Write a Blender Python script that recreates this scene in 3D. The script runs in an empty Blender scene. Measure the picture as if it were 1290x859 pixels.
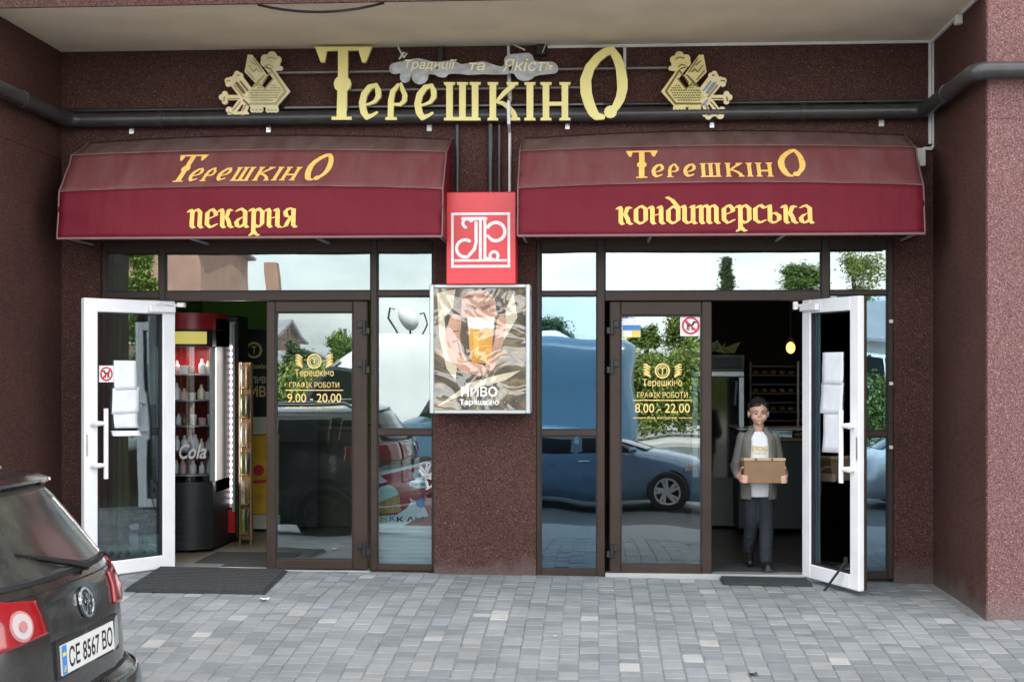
import bpy, math, random
from mathutils import Vector, Matrix
R = math.radians
rnd = random.Random(7)
SC = bpy.context.scene
COL = SC.collection
PI = math.pi

# ------------------------------------------------------------------ camera
F_PX = 1730.0                      # focal length in photo pixels (photo 1290 wide)
YAW = 3.5
CAM_Y, CAM_Z = -10.5, 1.64
HOR = 460.0
cd = bpy.data.cameras.new('camera'); cam = bpy.data.objects.new('camera', cd); COL.objects.link(cam)
cam.location = (0, CAM_Y, CAM_Z); cam.rotation_euler = (R(90), 0, R(YAW))
cd.sensor_width = 36; cd.lens = 36 * F_PX / 1290; cd.shift_y = 30.5 / 1290
cd.clip_start = 0.05; cd.clip_end = 900
SC.camera = cam
# ------------------------------------------------------------------ sky and sun
SUN_EL, SUN_AZ = 52.0, 20.0        # sun stands behind the shop building, so the forecourt is shaded
W = bpy.data.worlds.new('World'); SC.world = W; W.use_nodes = True
nt = W.node_tree; nt.nodes.clear()
N = nt.nodes.new; L = nt.links.new
sky = N('ShaderNodeTexSky'); sky.sky_type = 'NISHITA'; sky.sun_disc = False
sky.sun_elevation = R(SUN_EL); sky.sun_rotation = R(SUN_AZ); sky.air_density = 1.0; sky.dust_density = 2.5
tc = N('ShaderNodeTexCoord'); nz = N('ShaderNodeTexNoise'); nz.inputs['Scale'].default_value = 3.2
nz.inputs['Detail'].default_value = 7; nz.inputs['Roughness'].default_value = .62
mp = N('ShaderNodeMapping'); mp.inputs['Scale'].default_value = (1, 1, 2.6)
cr = N('ShaderNodeValToRGB'); cr.color_ramp.elements[0].position = .36; cr.color_ramp.elements[1].position = .66
cr.color_ramp.elements[0].color = (.28, .28, .28, 1); cr.color_ramp.elements[1].color = (.95, .95, .95, 1)
mx = N('ShaderNodeMix'); mx.data_type = 'RGBA'
mx.inputs['B'].default_value = (10.3, 10.1, 9.7, 1)
bg = N('ShaderNodeBackground'); bg.inputs['Strength'].default_value = .12
ow = N('ShaderNodeOutputWorld')
L(tc.outputs['Generated'], mp.inputs['Vector']); L(mp.outputs['Vector'], nz.inputs['Vector'])
L(nz.outputs['Fac'], cr.inputs['Fac']); L(cr.outputs['Color'], mx.inputs['Factor'])
L(sky.outputs['Color'], mx.inputs['A']); L(mx.outputs['Result'], bg.inputs['Color'])
L(bg.outputs['Background'], ow.inputs['Surface'])
sd = bpy.data.lights.new('sun', 'SUN'); sun = bpy.data.objects.new('sun', sd); COL.objects.link(sun)
sd.energy = 4.2; sd.angle = R(.5); sd.color = (1, .95, .87)
sdir = Vector((math.sin(R(SUN_AZ)) * math.cos(R(SUN_EL)), math.cos(R(SUN_AZ)) * math.cos(R(SUN_EL)), math.sin(R(SUN_EL))))
sun.rotation_euler = (-sdir).to_track_quat('-Z', 'Y').to_euler(); sun.location = (0, 30, 60)
vs = SC.view_settings; vs.view_transform = 'Standard'; vs.look = 'None'; vs.exposure = 1.92; vs.gamma = 1
SC.cycles.transparent_max_bounces = 32; SC.cycles.max_bounces = 10; SC.cycles.glossy_bounces = 6
SC.cycles.diffuse_bounces = 5

# ------------------------------------------------------------------ photo calibration: world X / Z of a photo pixel on the plane y = Y
SY, CY = math.sin(R(YAW)), math.cos(R(YAW))
def wt(px, Y=0.0):
    return (Y - CAM_Y) / (CY + (px - 645) / F_PX * SY)
def wx(px, Y=0.0):
    return wt(px, Y) * (-SY + (px - 645) / F_PX * CY)
def wz(px, py, Y=0.0):
    return CAM_Z + wt(px, Y) * (HOR - py) / F_PX
def ground(x, y):
    s = max(0.0, -y)
    x = max(-4.5, min(3.0, x))
    z = (.03 - .011 * x) * max(0.0, 1 - s / 6.0)
    if s > .8:
        k = s - .8
        z -= min(.9, .092 * (k - .9 * (1 - math.exp(-k / .9))))
    return z

# ------------------------------------------------------------------ helpers
def tag(o, label=None, cat=None, group=None, kind=None):
    if label: o['label'] = label
    if cat: o['category'] = cat
    if group: o['group'] = group
    if kind: o['kind'] = kind
    return o
def empty(name, loc=(0, 0, 0), rz=0.0, label=None, cat=None, group=None, kind=None, parent=None):
    o = bpy.data.objects.new(name, None); COL.objects.link(o)
    o.empty_display_size = .1
    o.location = loc; o.rotation_euler = (0, 0, rz)
    if parent: o.parent = parent
    return tag(o, label, cat, group, kind)
def children(o):
    return [c for c in bpy.data.objects if c.parent is o]
def copy_tree(o, kids, parent=None):
    c = o.copy(); COL.objects.link(c)
    if parent: c.parent = parent
    for ch in kids.get(o.name, []): copy_tree(ch, kids, c)
    return c
def kid_map():
    d = {}
    for o in bpy.data.objects:
        if o.parent: d.setdefault(o.parent.name, []).append(o)
    return d
def hull2(pts):
    pts = sorted(set((round(p[0], 6), round(p[1], 6)) for p in pts))
    if len(pts) < 3: return pts
    def half(ps):
        h = []
        for p in ps:
            while len(h) > 1 and (h[-1][0]-h[-2][0])*(p[1]-h[-2][1]) - (h[-1][1]-h[-2][1])*(p[0]-h[-2][0]) <= 0: h.pop()
            h.append(p)
        return h
    a = half(pts); b = half(pts[::-1])
    return a[:-1] + b[:-1]
def area2(p):
    return sum(p[i][0]*p[(i+1) % len(p)][1] - p[(i+1) % len(p)][0]*p[i][1] for i in range(len(p))) / 2

class MB:
    def __init__(s): s.v = []; s.f = []; s.m = []; s.cur = 0; s.n = 0
    def add(s, vs, fs):
        o = len(s.v); s.v += [tuple(p) for p in vs]
        for f in fs: s.f.append([i + o for i in f]); s.m.append(s.cur)
        return s
    def box(s, x0, x1, y0, y1, z0, z1, M=None):
        v = [(x0,y0,z0),(x1,y0,z0),(x1,y1,z0),(x0,y1,z0),(x0,y0,z1),(x1,y0,z1),(x1,y1,z1),(x0,y1,z1)]
        if M: v = [M @ Vector(p) for p in v]
        return s.add(v, [(3,2,1,0),(4,5,6,7),(0,1,5,4),(1,2,6,5),(2,3,7,6),(3,0,4,7)])
    def cham(s, x0, x1, y0, y1, z0, z1, c=.005, M=None):      # box with chamfered edges
        vs = []
        X, Y, Z = (x0, x1), (y0, y1), (z0, z1)
        g = lambda a, k, i: a[k] + (c if k == 0 else -c) * i
        idx = {}
        for i in (0, 1):
            for j in (0, 1):
                for k in (0, 1):
                    for ax in range(3):
                        idx[(i, j, k, ax)] = len(vs)
                        vs.append((g(X, i, ax != 0), g(Y, j, ax != 1), g(Z, k, ax != 2)))
        fs = []
        for i in (0, 1):
            a = [idx[(i, 0, 0, 0)], idx[(i, 1, 0, 0)], idx[(i, 1, 1, 0)], idx[(i, 0, 1, 0)]]; fs.append(a if i else a[::-1])
            a = [idx[(0, i, 0, 1)], idx[(0, i, 1, 1)], idx[(1, i, 1, 1)], idx[(1, i, 0, 1)]]; fs.append(a if i else a[::-1])
            a = [idx[(0, 0, i, 2)], idx[(1, 0, i, 2)], idx[(1, 1, i, 2)], idx[(0, 1, i, 2)]]; fs.append(a if i else a[::-1])
        for i in (0, 1):
            for j in (0, 1):
                fl = (i == j)
                a = [idx[(i, j, 0, 0)], idx[(i, j, 0, 1)], idx[(i, j, 1, 1)], idx[(i, j, 1, 0)]]; fs.append(a if fl else a[::-1])
                a = [idx[(i, 0, j, 2)], idx[(i, 1, j, 2)], idx[(i, 1, j, 0)], idx[(i, 0, j, 0)]]; fs.append(a[::-1] if fl else a)
                a = [idx[(0, i, j, 1)], idx[(1, i, j, 1)], idx[(1, i, j, 2)], idx[(0, i, j, 2)]]; fs.append(a[::-1] if not fl else a)
        for i in (0, 1):
            for j in (0, 1):
                for k in (0, 1):
                    a = [idx[(i, j, k, 0)], idx[(i, j, k, 1)], idx[(i, j, k, 2)]]
                    fs.append(a if (i + j + k) % 2 else a[::-1])
        if M: vs = [M @ Vector(p) for p in vs]
        return s.add(vs, fs)
    def prism(s, poly, d0, d1, mapf):                 # poly (a,b); d outward distance; mapf(a,b,d)
        if area2(poly) < 0: poly = poly[::-1]
        n = len(poly)
        v = [mapf(a, b, d1) for a, b in poly] + [mapf(a, b, d0) for a, b in poly]
        f = [tuple(range(n)), tuple(range(2*n-1, n-1, -1))]
        for i in range(n):
            j = (i + 1) % n; f.append((i, n + i, n + j, j))
        return s.add(v, f)
    def flat(s, poly, d, mapf):
        if area2(poly) < 0: poly = poly[::-1]
        return s.add([mapf(a, b, d) for a, b in poly], [tuple(range(len(poly)))])
    def tube(s, pts, r, n=8, cap=True):
        pts = [Vector(p) for p in pts]; rs = r if isinstance(r, (list, tuple)) else [r]*len(pts)
        rings = []; up = None
        for i, p in enumerate(pts):
            d = (pts[min(i+1, len(pts)-1)] - pts[max(i-1, 0)]).normalized()
            if up is None: up = d.orthogonal().normalized()
            up = (up - d*up.dot(d)).normalized(); sd_ = d.cross(up)
            k = 1.0
            if 0 < i < len(pts)-1:
                a = (pts[i]-pts[i-1]).normalized(); k = 1/max(.5, a.dot(d))
            rings.append([p + (up*math.cos(2*PI*j/n) + sd_*math.sin(2*PI*j/n))*rs[i]*k for j in range(n)])
        v = [q for ring in rings for q in ring]; f = []
        for i in range(len(pts)-1):
            for j in range(n):
                a = i*n+j; b = i*n+(j+1) % n
                f.append((a, b, b+n, a+n))
        if cap: f += [tuple(range(n-1, -1, -1)), tuple(range((len(pts)-1)*n, len(pts)*n))]
        return s.add(v, f)
    def lathe(s, prof, n=24, M=None, arc=2*PI):       # prof (r,z) about z
        full = arc > 6.2
        k = n if full else n+1
        v = []
        for i in range(k):
            a = arc*i/n
            for r, z in prof:
                p = Vector((r*math.cos(a), r*math.sin(a), z)); v.append(M @ p if M else p)
        m = len(prof); f = []
        for i in range(n):
            for j in range(m-1):
                a = i*m+j; b = ((i+1) % k)*m+j
                f.append((a, b, b+1, a+1))
        return s.add(v, f)
    def grid(s, nu, nv, fn):
        v = [fn(i/nu, j/nv) for j in range(nv+1) for i in range(nu+1)]
        f = [(j*(nu+1)+i, j*(nu+1)+i+1, (j+1)*(nu+1)+i+1, (j+1)*(nu+1)+i) for j in range(nv) for i in range(nu)]
        return s.add(v, f)
    def ell(s, c, r, nu=16, nv=10, M=None):
        v = []; f = []
        for j in range(nv+1):
            t = PI*j/nv
            for i in range(nu):
                a = 2*PI*i/nu
                p = Vector((r[0]*math.sin(t)*math.cos(a), r[1]*math.sin(t)*math.sin(a), r[2]*math.cos(t)))
                if M: p = M @ p
                v.append(p + Vector(c))
        for j in range(nv):
            for i in range(nu):
                a = j*nu+i; b = j*nu+(i+1) % nu
                f.append((a, a+nu, b+nu, b))
        return s.add(v, f)
    def caps(s, p0, r0, p1, r1, n=12):                 # tapered capsule
        p0, p1 = Vector(p0), Vector(p1); d = (p1-p0).normalized() if (p1-p0).length > 1e-6 else Vector((0, 0, 1))
        pts, rs = [], []
        for k in range(5):
            a = PI/2*k/4; pts.append(p0 - d*r0*math.cos(a)); rs.append(max(1e-4, r0*math.sin(a)))
        for k in range(5):
            a = PI/2*k/4; pts.append(p1 + d*r1*math.sin(a)); rs.append(max(1e-4, r1*math.cos(a)))
        up = d.orthogonal().normalized(); sd_ = d.cross(up); v = []; f = []
        for p, r in zip(pts, rs):
            v += [p + (up*math.cos(2*PI*j/n)+sd_*math.sin(2*PI*j/n))*r for j in range(n)]
        for i in range(len(pts)-1):
            for j in range(n):
                a = i*n+j; b = i*n+(j+1) % n; f.append((a, b, b+n, a+n))
        f += [tuple(range(n-1, -1, -1)), tuple(range((len(pts)-1)*n, len(pts)*n))]
        return s.add(v, f)
    # lettering strokes -------------------------------------------------
    def nib(s, pts, w, ang, t, d0, d1, mapf):          # broad-nib pen stroke
        c, q = math.cos(ang), math.sin(ang)
        cs = [(w/2*c*a - t/2*q*b, w/2*q*a + t/2*c*b) for a in (-1, 1) for b in (-1, 1)]
        for (x0, y0), (x1, y1) in zip(pts, pts[1:]):
            s.n += 1
            h = hull2([(x0+a, y0+b) for a, b in cs] + [(x1+a, y1+b) for a, b in cs])
            s.prism(h, d0, d1 + (s.n % 40)*.00012, mapf)
    def vstroke(s, pts, d0, d1, mapf, sx=1, sy=1, n=12):   # round pen of varying radius: (x,y,r)
        cir = [(math.cos(2*PI*k/n), math.sin(2*PI*k/n)) for k in range(n)]
        for (x0, y0, r0), (x1, y1, r1) in zip(pts, pts[1:]):
            s.n += 1
            h = hull2([(x0+r0*a*sx, y0+r0*b*sy) for a, b in cir] + [(x1+r1*a*sx, y1+r1*b*sy) for a, b in cir])
            s.prism(h, d0, d1 + (s.n % 40)*.00012, mapf)
    def build(s, name, mats, parent=None, smooth=None, bevel=0, loc=None, rz=None, label=None, cat=None, group=None, kind=None, clean=False):
        me = bpy.data.meshes.new(name)
        me.from_pydata(s.v, [], s.f)
        if not isinstance(mats, (list, tuple)): mats = [mats]
        for m in mats: me.materials.append(m)
        if len(mats) > 1: me.polygons.foreach_set('material_index', s.m)
        me.validate(clean_customdata=False); me.update()
        if smooth is not None:
            me.polygons.foreach_set('use_smooth', [True]*len(me.polygons))
            me.set_sharp_from_angle(angle=R(smooth))
        o = bpy.data.objects.new(name, me); COL.objects.link(o)
        if parent: o.parent = parent
        if loc: o.location = loc
        if rz is not None: o.rotation_euler = (0, 0, rz)
        if bevel:
            b = o.modifiers.new('bevel', 'BEVEL'); b.width = bevel; b.segments = 2; b.limit_method = 'ANGLE'
            if smooth is None:
                me.polygons.foreach_set('use_smooth', [True]*len(me.polygons)); me.set_sharp_from_angle(angle=R(30)); b.harden_normals = True
        return tag(o, label, cat, group, kind)

def face_map(y0):                                       # a sheet facing the camera at y=y0 (a=x, b=z)
    return lambda a, b, d: (a, y0 - d, b)
_dg = None
def text_polys(body, size=1.0, weight=0.0):
    """built-in font -> list of (verts, faces) in the text plane"""
    c = bpy.data.curves.new('lettering', 'FONT'); c.body = body; c.size = size; c.offset = weight; c.resolution_u = 3
    o = bpy.data.objects.new('lettering', c); COL.objects.link(o)
    dg = bpy.context.evaluated_depsgraph_get(); dg.update()
    m = bpy.data.meshes.new_from_object(o.evaluated_get(dg))
    v = [(p.co.x, p.co.y) for p in m.vertices]; f = [tuple(p.vertices) for p in m.polygons]
    bpy.data.objects.remove(o); bpy.data.curves.remove(c); bpy.data.meshes.remove(m)
    return v, f
def put_text(mb, body, x0, x1, z0, z1, mapf, d=.001, weight=0.0, slant=0.0, fit=True):
    v, f = text_polys(body, 1.0, weight)
    xs = [p[0] for p in v]; zs = [p[1] for p in v]
    ax, bx, az, bz = min(xs), max(xs), min(zs), max(zs)
    sx, sz = (x1-x0)/(bx-ax), (z1-z0)/(bz-az)
    w = []
    for x, z in v:
        w.append(mapf(x0 + (x-ax)*sx + slant*(z-az)*sz, z0 + (z-az)*sz, d))
    mb.add(w, f)
def solid_from(mb, voxel, name, m, parent, smooth_it=2, label=None):
    """fuse overlapping closed blobs into one continuous skin"""
    t = mb.build(name + '_source', m)
    r = t.modifiers.new('remesh', 'REMESH'); r.mode = 'VOXEL'; r.voxel_size = voxel; r.use_smooth_shade = True
    if smooth_it:
        s_ = t.modifiers.new('smooth', 'SMOOTH'); s_.iterations = smooth_it; s_.factor = .5
    dg = bpy.context.evaluated_depsgraph_get(); dg.update()
    me = bpy.data.meshes.new_from_object(t.evaluated_get(dg)); me.name = name
    old = t.data; bpy.data.objects.remove(t); bpy.data.meshes.remove(old)
    me.polygons.foreach_set('use_smooth', [True]*len(me.polygons))
    if not me.materials: me.materials.append(m)
    o = bpy.data.objects.new(name, me); COL.objects.link(o); o.parent = parent
    return tag(o, label)

# ------------------------------------------------------------------ materials
def newmat(name):
    m = bpy.data.materials.new(name); m.use_nodes = True
    nt = m.node_tree; b = nt.nodes['Principled BSDF']
    return m, nt, b
def setb(b, **k):
    for a, v in k.items(): b.inputs[a.replace('_', ' ')].default_value = v
def plain(name, c, rough=.5, metal=0.0, vary=.0, scale=8.0, bump=0.0, bscale=None, coat=0.0, spec=.5, emit=None, es=0.0, rvary=.0, stretch=None):
    """principled with soft noise variation in colour and roughness and fine relief"""
    m, nt, b = newmat(name)
    setb(b, Base_Color=(*c, 1), Roughness=rough, Metallic=metal)
    b.inputs['Specular IOR Level'].default_value = spec
    if coat: b.inputs['Coat Weight'].default_value = coat; b.inputs['Coat Roughness'].default_value = .04
    if emit: b.inputs['Emission Color'].default_value = (*emit, 1); b.inputs['Emission Strength'].default_value = es
    if vary or bump or rvary:
        g = nt.nodes.new('ShaderNodeNewGeometry'); mpn = nt.nodes.new('ShaderNodeMapping')
        if stretch: mpn.inputs['Scale'].default_value = stretch
        nt.links.new(g.outputs['Position'], mpn.inputs['Vector'])
        n1 = nt.nodes.new('ShaderNodeTexNoise'); n1.inputs['Scale'].default_value = scale; n1.inputs['Detail'].default_value = 6
        nt.links.new(mpn.outputs['Vector'], n1.inputs['Vector'])
        if vary:
            r = nt.nodes.new('ShaderNodeValToRGB')
            r.color_ramp.elements[0].position = .3; r.color_ramp.elements[1].position = .7
            r.color_ramp.elements[0].color = (*[max(0, x*(1-vary)) for x in c], 1)
            r.color_ramp.elements[1].color = (*[min(1, x*(1+vary)) for x in c], 1)
            nt.links.new(n1.outputs['Fac'], r.inputs['Fac']); nt.links.new(r.outputs['Color'], b.inputs['Base Color'])
        if rvary:
            mr = nt.nodes.new('ShaderNodeMapRange'); mr.inputs[3].default_value = max(0, rough-rvary); mr.inputs[4].default_value = min(1, rough+rvary)
            nt.links.new(n1.outputs['Fac'], mr.inputs[0]); nt.links.new(mr.outputs[0], b.inputs['Roughness'])
        if bump:
            n2 = nt.nodes.new('ShaderNodeTexNoise'); n2.inputs['Scale'].default_value = bscale or scale*6; n2.inputs['Detail'].default_value = 4
            nt.links.new(mpn.outputs['Vector'], n2.inputs['Vector'])
            bp = nt.nodes.new('ShaderNodeBump'); bp.inputs['Strength'].default_value = bump; bp.inputs['Distance'].default_value = .01
            nt.links.new(n2.outputs['Fac'], bp.inputs['Height']); nt.links.new(bp.outputs['Normal'], b.inputs['Normal'])
    return m
def granite(name, cols, scale=210, stain=.35):
    """crumb stucco: multi-coloured grains a few millimetres wide, with large soft stains"""
    m, nt, b = newmat(name); n = nt.nodes.new; l = nt.links.new
    g = n('ShaderNodeNewGeometry')
    v = n('ShaderNodeTexVoronoi'); v.inputs['Scale'].default_value = scale
    l(g.outputs['Position'], v.inputs['Vector'])
    sp = n('ShaderNodeSeparateColor'); l(v.outputs['Color'], sp.inputs['Color'])
    r = n('ShaderNodeValToRGB'); r.color_ramp.interpolation = 'CONSTANT'
    e = r.color_ramp.elements
    while len(e) < len(cols): e.new(.5)
    for i, (p, c) in enumerate(cols): e[i].position = p; e[i].color = (*c, 1)
    l(sp.outputs['Red'], r.inputs['Fac'])
    n1 = n('ShaderNodeTexNoise'); n1.inputs['Scale'].default_value = 1.3; n1.inputs['Detail'].default_value = 8; n1.inputs['Roughness'].default_value = .65
    l(g.outputs['Position'], n1.inputs['Vector'])
    mr = n('ShaderNodeMapRange'); mr.inputs[1].default_value = .25; mr.inputs[2].default_value = .75; mr.inputs[3].default_value = 1-stain; mr.inputs[4].default_value = 1+stain*.5
    l(n1.outputs['Fac'], mr.inputs[0])
    sxyz = n('ShaderNodeSeparateXYZ'); l(g.outputs['Position'], sxyz.inputs[0])          # splash dirt near the ground
    n4 = n('ShaderNodeTexNoise'); n4.inputs['Scale'].default_value = 5; n4.inputs['Detail'].default_value = 6; l(g.outputs['Position'], n4.inputs['Vector'])
    sm = n('ShaderNodeMath'); sm.operation = 'MULTIPLY_ADD'; sm.inputs[1].default_value = .45; sm.inputs[2].default_value = -.06; l(n4.outputs['Fac'], sm.inputs[0])
    md = n('ShaderNodeMapRange'); md.inputs[1].default_value = 0; md.inputs[4].default_value = .55; md.inputs[3].default_value = 1
    l(sxyz.outputs['Z'], md.inputs[0]); l(sm.outputs[0], md.inputs[2]); md.inputs[3].default_value = .45; md.inputs[4].default_value = 0
    hs = n('ShaderNodeMix'); hs.data_type = 'RGBA'; hs.blend_type = 'MULTIPLY'; hs.inputs['Factor'].default_value = 1
    l(r.outputs['Color'], hs.inputs['A']); l(mr.outputs[0], hs.inputs['B']); dm = n('ShaderNodeMix'); dm.data_type = 'RGBA'; dm.inputs['B'].default_value = (.16, .15, .14, 1); l(md.outputs[0], dm.inputs['Factor']); l(hs.outputs['Result'], dm.inputs['A']); l(dm.outputs['Result'], b.inputs['Base Color'])
    bp = n('ShaderNodeBump'); bp.inputs['Strength'].default_value = .5; bp.inputs['Distance'].default_value = .004
    l(v.outputs['Distance'], bp.inputs['Height']); l(bp.outputs['Normal'], b.inputs['Normal'])
    setb(b, Roughness=.7); b.inputs['Specular IOR Level'].default_value = .25
    return m
def glassy(name, tint=(.80, .90, .90), refl=.13, wave=.0, rough=0.0):
    """window glass: clear pane with a mirror-like coating, very slightly wavy"""
    m, nt, b = newmat(name); n = nt.nodes.new; l = nt.links.new
    nt.nodes.remove(b)
    out = nt.nodes['Material Output']
    tr = n('ShaderNodeBsdfTransparent'); tr.inputs['Color'].default_value = (*tint, 1)
    gl = n('ShaderNodeBsdfGlossy'); gl.inputs['Roughness'].default_value = rough; gl.inputs['Color'].default_value = (.9, .97, 1, 1)
    fr = n('ShaderNodeFresnel'); fr.inputs['IOR'].default_value = 1.45
    ad = n('ShaderNodeMath'); ad.operation = 'ADD'; ad.inputs[1].default_value = refl; ad.use_clamp = True
    mx = n('ShaderNodeMixShader')
    l(fr.outputs[0], ad.inputs[0]); l(ad.outputs[0], mx.inputs['Fac']); l(tr.outputs[0], mx.inputs[1]); l(gl.outputs[0], mx.inputs[2])
    l(mx.outputs[0], out.inputs['Surface'])
    if wave:
        g = n('ShaderNodeNewGeometry'); nz = n('ShaderNodeTexNoise'); nz.inputs['Scale'].default_value = 1.1; nz.inputs['Detail'].default_value = 1
        l(g.outputs['Position'], nz.inputs['Vector'])
        bp = n('ShaderNodeBump'); bp.inputs['Strength'].default_value = 1; bp.inputs['Distance'].default_value = wave
        l(nz.outputs['Fac'], bp.inputs['Height']); l(bp.outputs['Normal'], gl.inputs['Normal'])
    return m

M = {}
M['wall'] = granite('granite_stucco', [(0, (.026, .009, .008)), (.22, (.055, .021, .017)), (.5, (.082, .033, .027)), (.76, (.112, .050, .042)), (.93, (.15, .075, .055)), (.985, (.23, .15, .12))], stain=.25)
M['wall_pink_lit'] = granite('daylit_rosy_granite_stucco', [(0, (.085, .034, .034)), (.2, (.150, .068, .066)), (.5, (.195, .096, .094)), (.77, (.25, .135, .132)), (.93, (.31, .195, .19)), (.985, (.40, .31, .30))], stain=.15)  # paler copy of the wall stucco; the pillar front's daylight is put into the colour
M['soffit'] = plain('cream_render', (.80, .725, .56), .9, vary=.08, scale=2.5, bump=.25, bscale=90)
M['frame'] = plain('brown_profile', (.040, .025, .019), .42, vary=.18, scale=3, rvary=.08, spec=.3)
M['white'] = plain('white_profile', (.80, .80, .82), .35, vary=.05, scale=5, rvary=.1)
M['seal'] = plain('rubber_seal', (.012, .012, .014), .6)
M['pane'] = glassy('coated_glass', (.80, .89, .91), .145, wave=.0042)
M['pane_blue'] = glassy('blue_coated_glass', (.70, .84, .92), .17, wave=.0042)
[n_ for n_ in M['pane_blue'].node_tree.nodes if n_.type == 'BSDF_GLOSSY'][0].inputs['Color'].default_value = (.62, .84, 1, 1)
M['pane_clear'] = glassy('clear_glass', (.93, .96, .96), .05)
M['steel'] = plain('brushed_steel', (.55, .55, .56), .35, 1.0)
M['black'] = plain('black_plastic', (.014, .014, .015), .45)
M['pipe'] = plain('black_painted_pipe', (.036, .034, .036), .33, vary=.3, scale=9, rvary=.15, bump=.1, bscale=40)
M['wht'] = plain('white_plastic', (.75, .75, .73), .5, vary=.06, scale=8)
M['paper'] = plain('paper', (.78, .80, .86), .85, vary=.05, scale=14)
M['gold'] = plain('gold_film', (.80, .58, .20), .5, vary=.1, scale=20)
M['goldpaint'] = plain('golden_yellow_print', (.86, .50, .13), .7, vary=.12, scale=30)
M['letter'] = plain('yellow_acrylic', (.88, .78, .30), .45, vary=.06, scale=4)
M['letter_side'] = plain('yellow_edge', (.55, .40, .08), .5)
M['red'] = plain('red_acrylic', (.66, .035, .045), .3, vary=.08, scale=3)
M['pink'] = plain('white_film', (.85, .80, .80), .5)
M['alu'] = plain('aluminium_frame', (.52, .55, .55), .35, .6, vary=.08, scale=6)
M['tile'] = plain('beige_floor_tile', (.30, .25, .19), .35, vary=.15, scale=3)
M['rail'] = plain('dull_rail', (.16, .16, .16), .5)
M['mat'] = plain('charcoal_rubber_mat', (.030, .033, .035), .8, vary=.3, scale=40)
# ================================================================== GROUND
def mat_paver():
    m, nt, b = newmat('grey_concrete_paver'); n = nt.nodes.new; l = nt.links.new
    oi = n('ShaderNodeObjectInfo'); ge = n('ShaderNodeNewGeometry')
    ad = n('ShaderNodeMath'); ad.operation = 'ADD'; l(oi.outputs['Random'], ad.inputs[0]); l(ge.outputs['Random Per Island'], ad.inputs[1])
    fr = n('ShaderNodeMath'); fr.operation = 'FRACT'; l(ad.outputs[0], fr.inputs[0])
    r = n('ShaderNodeValToRGB'); r.color_ramp.interpolation = 'LINEAR'; e = r.color_ramp.elements
    stops = [(0, (.168, .186, .196)), (.3, (.188, .204, .213)), (.38, (.212, .226, .233)), (.6, (.222, .235, .241)), (.9, (.246, .255, .258)), (.983, (.26, .266, .266)), (.988, (.33, .335, .325)), (1, (.40, .395, .375))]
    while len(e) < len(stops): e.new(.5)
    for i, (p, c) in enumerate(stops): e[i].position = p; e[i].color = (*c, 1)
    l(fr.outputs[0], r.inputs['Fac'])
    n1 = n('ShaderNodeTexNoise'); n1.inputs['Scale'].default_value = 1.7; n1.inputs['Detail'].default_value = 9; n1.inputs['Roughness'].default_value = .7
    l(ge.outputs['Position'], n1.inputs['Vector'])
    mr = n('ShaderNodeMapRange'); mr.inputs[1].default_value = .25; mr.inputs[2].default_value = .75; mr.inputs[3].default_value = .72; mr.inputs[4].default_value = 1.2
    l(n1.outputs['Fac'], mr.inputs[0])
    n2 = n('ShaderNodeTexNoise'); n2.inputs['Scale'].default_value = 260; n2.inputs['Detail'].default_value = 2
    l(ge.outputs['Position'], n2.inputs['Vector'])
    mr2 = n('ShaderNodeMapRange'); mr2.inputs[3].default_value = .75; mr2.inputs[4].default_value = 1.25; l(n2.outputs['Fac'], mr2.inputs[0])
    mu = n('ShaderNodeMath'); mu.operation = 'MULTIPLY'; l(mr.outputs[0], mu.inputs[0]); l(mr2.outputs[0], mu.inputs[1])
    mx = n('ShaderNodeMix'); mx.data_type = 'RGBA'; mx.blend_type = 'MULTIPLY'; mx.inputs['Factor'].default_value = 1
    l(r.outputs['Color'], mx.inputs['A']); l(mu.outputs[0], mx.inputs['B']); l(mx.outputs['Result'], b.inputs['Base Color'])
    bp = n('ShaderNodeBump'); bp.inputs['Strength'].default_value = .35; bp.inputs['Distance'].default_value = .003
    l(n2.outputs['Fac'], bp.inputs['Height']); l(bp.outputs['Normal'], b.inputs['Normal'])
    setb(b, Roughness=.72)
    return m
def mat_brickpave():
    m, nt, b = newmat('far_paving'); n = nt.nodes.new; l = nt.links.new
    g = n('ShaderNodeNewGeometry'); br = n('ShaderNodeTexBrick'); br.inputs['Scale'].default_value = 1
    br.inputs['Brick Width'].default_value = .18; br.inputs['Row Height'].default_value = .12; br.inputs['Mortar Size'].default_value = .006
    br.inputs['Color1'].default_value = (.19, .20, .21, 1); br.inputs['Color2'].default_value = (.25, .25, .25, 1); br.inputs['Mortar'].default_value = (.09, .09, .09, 1)
    l(g.outputs['Position'], br.inputs['Vector']); l(br.outputs['Color'], b.inputs['Base Color']); setb(b, Roughness=.75)
    return m
M['paver'] = mat_paver(); M['farpave'] = mat_brickpave()
M['bed'] = plain('sand_joint', (.19, .195, .195), .95, vary=.3, scale=20)
M['asphalt'] = plain('asphalt', (.075, .075, .075), .85, vary=.25, scale=.8, bump=.4, bscale=120)
M['concrete'] = plain('light_concrete', (.36, .35, .33), .85, vary=.12, scale=1.5)

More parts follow.
